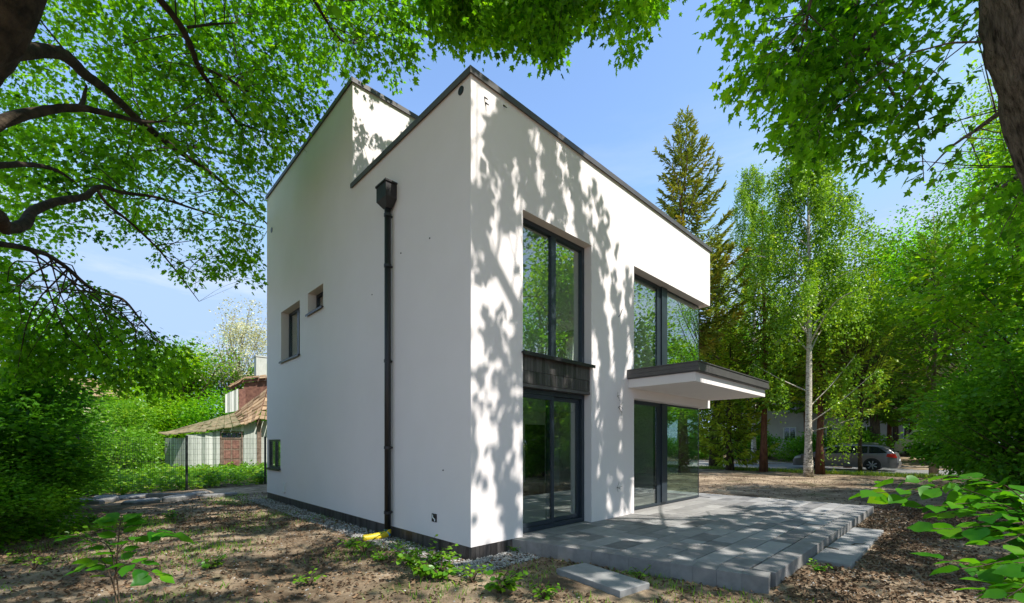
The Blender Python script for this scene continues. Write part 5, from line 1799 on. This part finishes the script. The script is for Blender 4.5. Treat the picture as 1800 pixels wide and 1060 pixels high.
def vehicle(name, loc, rz, top, zb, hw0, belt, hw_top, wheels, wr, paint, label, cat, side_windows, tail_patch=None, front_patch=None, tail=None, head=None, rail=False):
    """x runs from the rear (negative) to the nose"""
    e = empty(name, loc, rz); tag(e, label, cat)
    tx = [t[0] for t in top]; tz = [t[1] for t in top]
    x0, x1 = tx[0], tx[-1]

    def topz(x): return float(np.interp(x, tx, tz))

    def half(x, z):
        b_ = hw0 * (1 - .05 * ((.55 - z) / .55) ** 2 if z < .55 else 1)
        if z > belt:
            b_ = hw0 + (hw_top - hw0) * ((z - belt) / max(.1, (max(tz) - belt))) ** 1.15
        e_ = min((x - x0), (x1 - x))
        return b_ * (1 - .16 * max(0, 1 - e_ / .55) ** 2)
    xs = sorted(set(list(np.linspace(x0, x1, 46)) + tx))
    K = 12
    m = MB()
    rows_ = []
    for x in xs:
        zt_ = topz(x)
        prof = []
        for j in range(K):
            z = zb + (zt_ - zb) * (j / (K - 1)) ** .9
            prof.append((half(x, z), z))
        prof.append((prof[-1][0] * .8, zt_ + .012)); prof.append((0, zt_ + .022))
        rows_.append(prof)
    n_ = K + 2
    for sgn in (1, -1):
        vs = [(x, sgn * y, z) for x, pr in zip(xs, rows_) for (y, z) in pr]
        fs_ = []
        for i in range(len(xs) - 1):
            for j in range(n_ - 1):
                q = (i * n_ + j, (i + 1) * n_ + j, (i + 1) * n_ + j + 1, i * n_ + j + 1)
                fs_.append(q if sgn > 0 else q[::-1])
        m.mesh(vs, fs_)
    for (i, rev) in ((0, 1), (len(xs) - 1, 0)):
        pr = rows_[i]
        poly = [(xs[i], y, z) for y, z in pr] + [(xs[i], -y, z) for y, z in pr[-2::-1]]
        m.poly(poly[::-1] if rev else poly)
    m.build('body', paint, e, True)

    def side_patch(name_, quad, mat, off=.006, par=e):
        # quad in (x,z): lower-left, lower-right, upper-right, upper-left
        for sgn in (1, -1):
            m = MB(); N_ = 6
            g_ = []
            for j in range(N_ + 1):
                for i in range(N_ + 1):
                    s, t = i / N_, j / N_
                    x = (quad[0][0] * (1 - s) + quad[1][0] * s) * (1 - t) + (quad[3][0] * (1 - s) + quad[2][0] * s) * t
                    z = (quad[0][1] * (1 - s) + quad[1][1] * s) * (1 - t) + (quad[3][1] * (1 - s) + quad[2][1] * s) * t
                    g_.append((x, sgn * (half(x, z) + off), z))
            m.mesh(g_, [(j * (N_ + 1) + i, j * (N_ + 1) + i + 1, (j + 1) * (N_ + 1) + i + 1, (j + 1) * (N_ + 1) + i) for j in range(N_) for i in range(N_)])
            m.build(name_, mat, par, True)
    for qd in side_windows:
        side_patch('side_window', qd, M['car_glass'])
    def top_patch(name_, xa, xb, wy, mat):
        m = MB(); N_ = 8
        g_ = []
        for i in range(N_ + 1):
            x = xa + (xb - xa) * i / N_
            for j in range(5):
                y = -wy + 2 * wy * j / 4
                g_.append((x, y, topz(x) + .03))
        m.mesh(g_, [(i * 5 + j, i * 5 + j + 1, (i + 1) * 5 + j + 1, (i + 1) * 5 + j) for i in range(N_) for j in range(4)])
        m.build(name_, mat, e, True)
    if tail_patch: top_patch('rear_window', *tail_patch, M['car_glass'])
    if front_patch: top_patch('windscreen', *front_patch, M['car_glass'])
    for wx in wheels:
        for sgn in (1, -1):
            m = MB()
            yy = sgn * (hw0 + .004)
            n2_ = 24
            pts_ = [(wx + math.cos(6.283 * k / n2_) * (wr + .06), yy, max(zb - .02, wr + math.sin(6.283 * k / n2_) * (wr + .06))) for k in range(n2_)]
            m.poly(pts_); m.build('wheel_arch_shade', M['black'], e)  # black disc on the closed body side, standing in for wheel-well shade
            m = MB(); m.tube([(wx, sgn * (hw0 - .16), wr), (wx, sgn * (hw0 - .01), wr), (wx, sgn * (hw0 + .02), wr), (wx, sgn * (hw0 + .03), wr)], [wr, wr, wr * .97, wr * .75], 24)
            wh = m.build('wheel', M['tyre'], e, False)
            m = MB(); m.tube([(wx, sgn * (hw0 + .028), wr), (wx, sgn * (hw0 + .034), wr)], [wr * .2, wr * .2], 12)
            for k in range(7):
                a = 6.283 * k / 7
                m.tube([(wx + math.cos(a) * wr * .15, sgn * (hw0 + .034), wr + math.sin(a) * wr * .15), (wx + math.cos(a) * wr * .7, sgn * (hw0 + .034), wr + math.sin(a) * wr * .7)], [.028, .032], 5)
            m.build('rim', M['rim'], wh)
    if tail: side_patch('tail_light', tail, M['red_lamp'], .01)
    if head: side_patch('headlight', head, M['head_lamp'], .01)
    return e


# estate car: rear near corner at a = 29.6, nose pointing along +b
top = [(-2.45, .50), (-2.42, .78), (-2.34, .98), (-2.10, 1.20), (-1.80, 1.38), (-1.45, 1.45), (-.6, 1.485), (.1, 1.46), (.5, 1.40), (1.0, 1.16), (1.35, .98), (2.0, .86), (2.32, .72), (2.44, .52)]
p = W(30.5, .6, .01)
car = vehicle('parked_car', p, YAW + math.pi / 2, top, .2, .90, .93, .60, (-1.38, 1.42), .33, M['car_paint'], 'dark grey estate car parked on the road beyond the bare lot', 'car',
              [((-2.05, 1.0), (-1.25, .98), (-1.25, 1.36), (-1.62, 1.32)), ((-1.17, .98), (-.25, .97), (-.25, 1.39), (-1.17, 1.37)), ((-.17, .97), (1.08, .97), (.40, 1.34), (-.17, 1.39))],
              (-2.28, -1.82, .5), (.5, 1.25, .55), ((-2.44, .74), (-1.98, .80), (-2.02, .98), (-2.36, .96)), ((2.0, .66), (2.36, .60), (2.33, .70), (1.98, .80)))
car.scale = (1.07, 1.07, 1.07)
m_ = MB(); m_.box(-2.475, -2.452, -.26, .26, .56, .67); m_.build('number_plate', M['white'], car)
m_ = MB(); m_.box(-2.49, -2.40, -.78, .78, .34, .50, bev=.03); m_.build('bumper', M['car_paint'], car)
for sg in (1, -1):
    m_ = MB(); m_.box(.72, .92, sg * .93 - .09, sg * .93 + .09, .98, 1.10, bev=.03); m_.build('mirror', M['car_paint'], car)
    m_ = MB(); m_.tube([(-1.5, sg * .56, 1.51), (-1.3, sg * .56, 1.545), (.0, sg * .56, 1.535), (.2, sg * .56, 1.50)], [.015] * 4, 6); m_.build('roof_rail', M['rim'], car)
    m_ = MB()
    for dx in (-1.2, -.22): m_.tube([(dx + .12, sg * .905, .86), (dx + .3, sg * .912, .86)], [.014, .014], 6)
    m_.build('door_handle', M['car_paint'], car)
topv = [(-2.6, .6), (-2.58, 1.0), (-2.5, 1.9), (-2.3, 2.0), (1.2, 2.0), (1.5, 1.92), (2.0, 1.2), (2.5, 1.0), (2.62, .6)]
p = W(42.5, -3.4, .78)
van = vehicle('delivery_van', p, YAW + math.pi / 2, topv, .28, .95, 1.15, .84, (-1.6, 1.7), .33, M['van_paint'], 'white van parked on the far side of the road behind the estate car', 'van',
              [((.55, 1.2), (1.85, 1.2), (1.45, 1.75), (.55, 1.78))], None, (1.52, 2.0, .65), ((-2.57, .9), (-2.45, .9), (-2.45, 1.4), (-2.57, 1.4)), ((2.2, .85), (2.52, .8), (2.48, .98), (2.15, 1.05)))
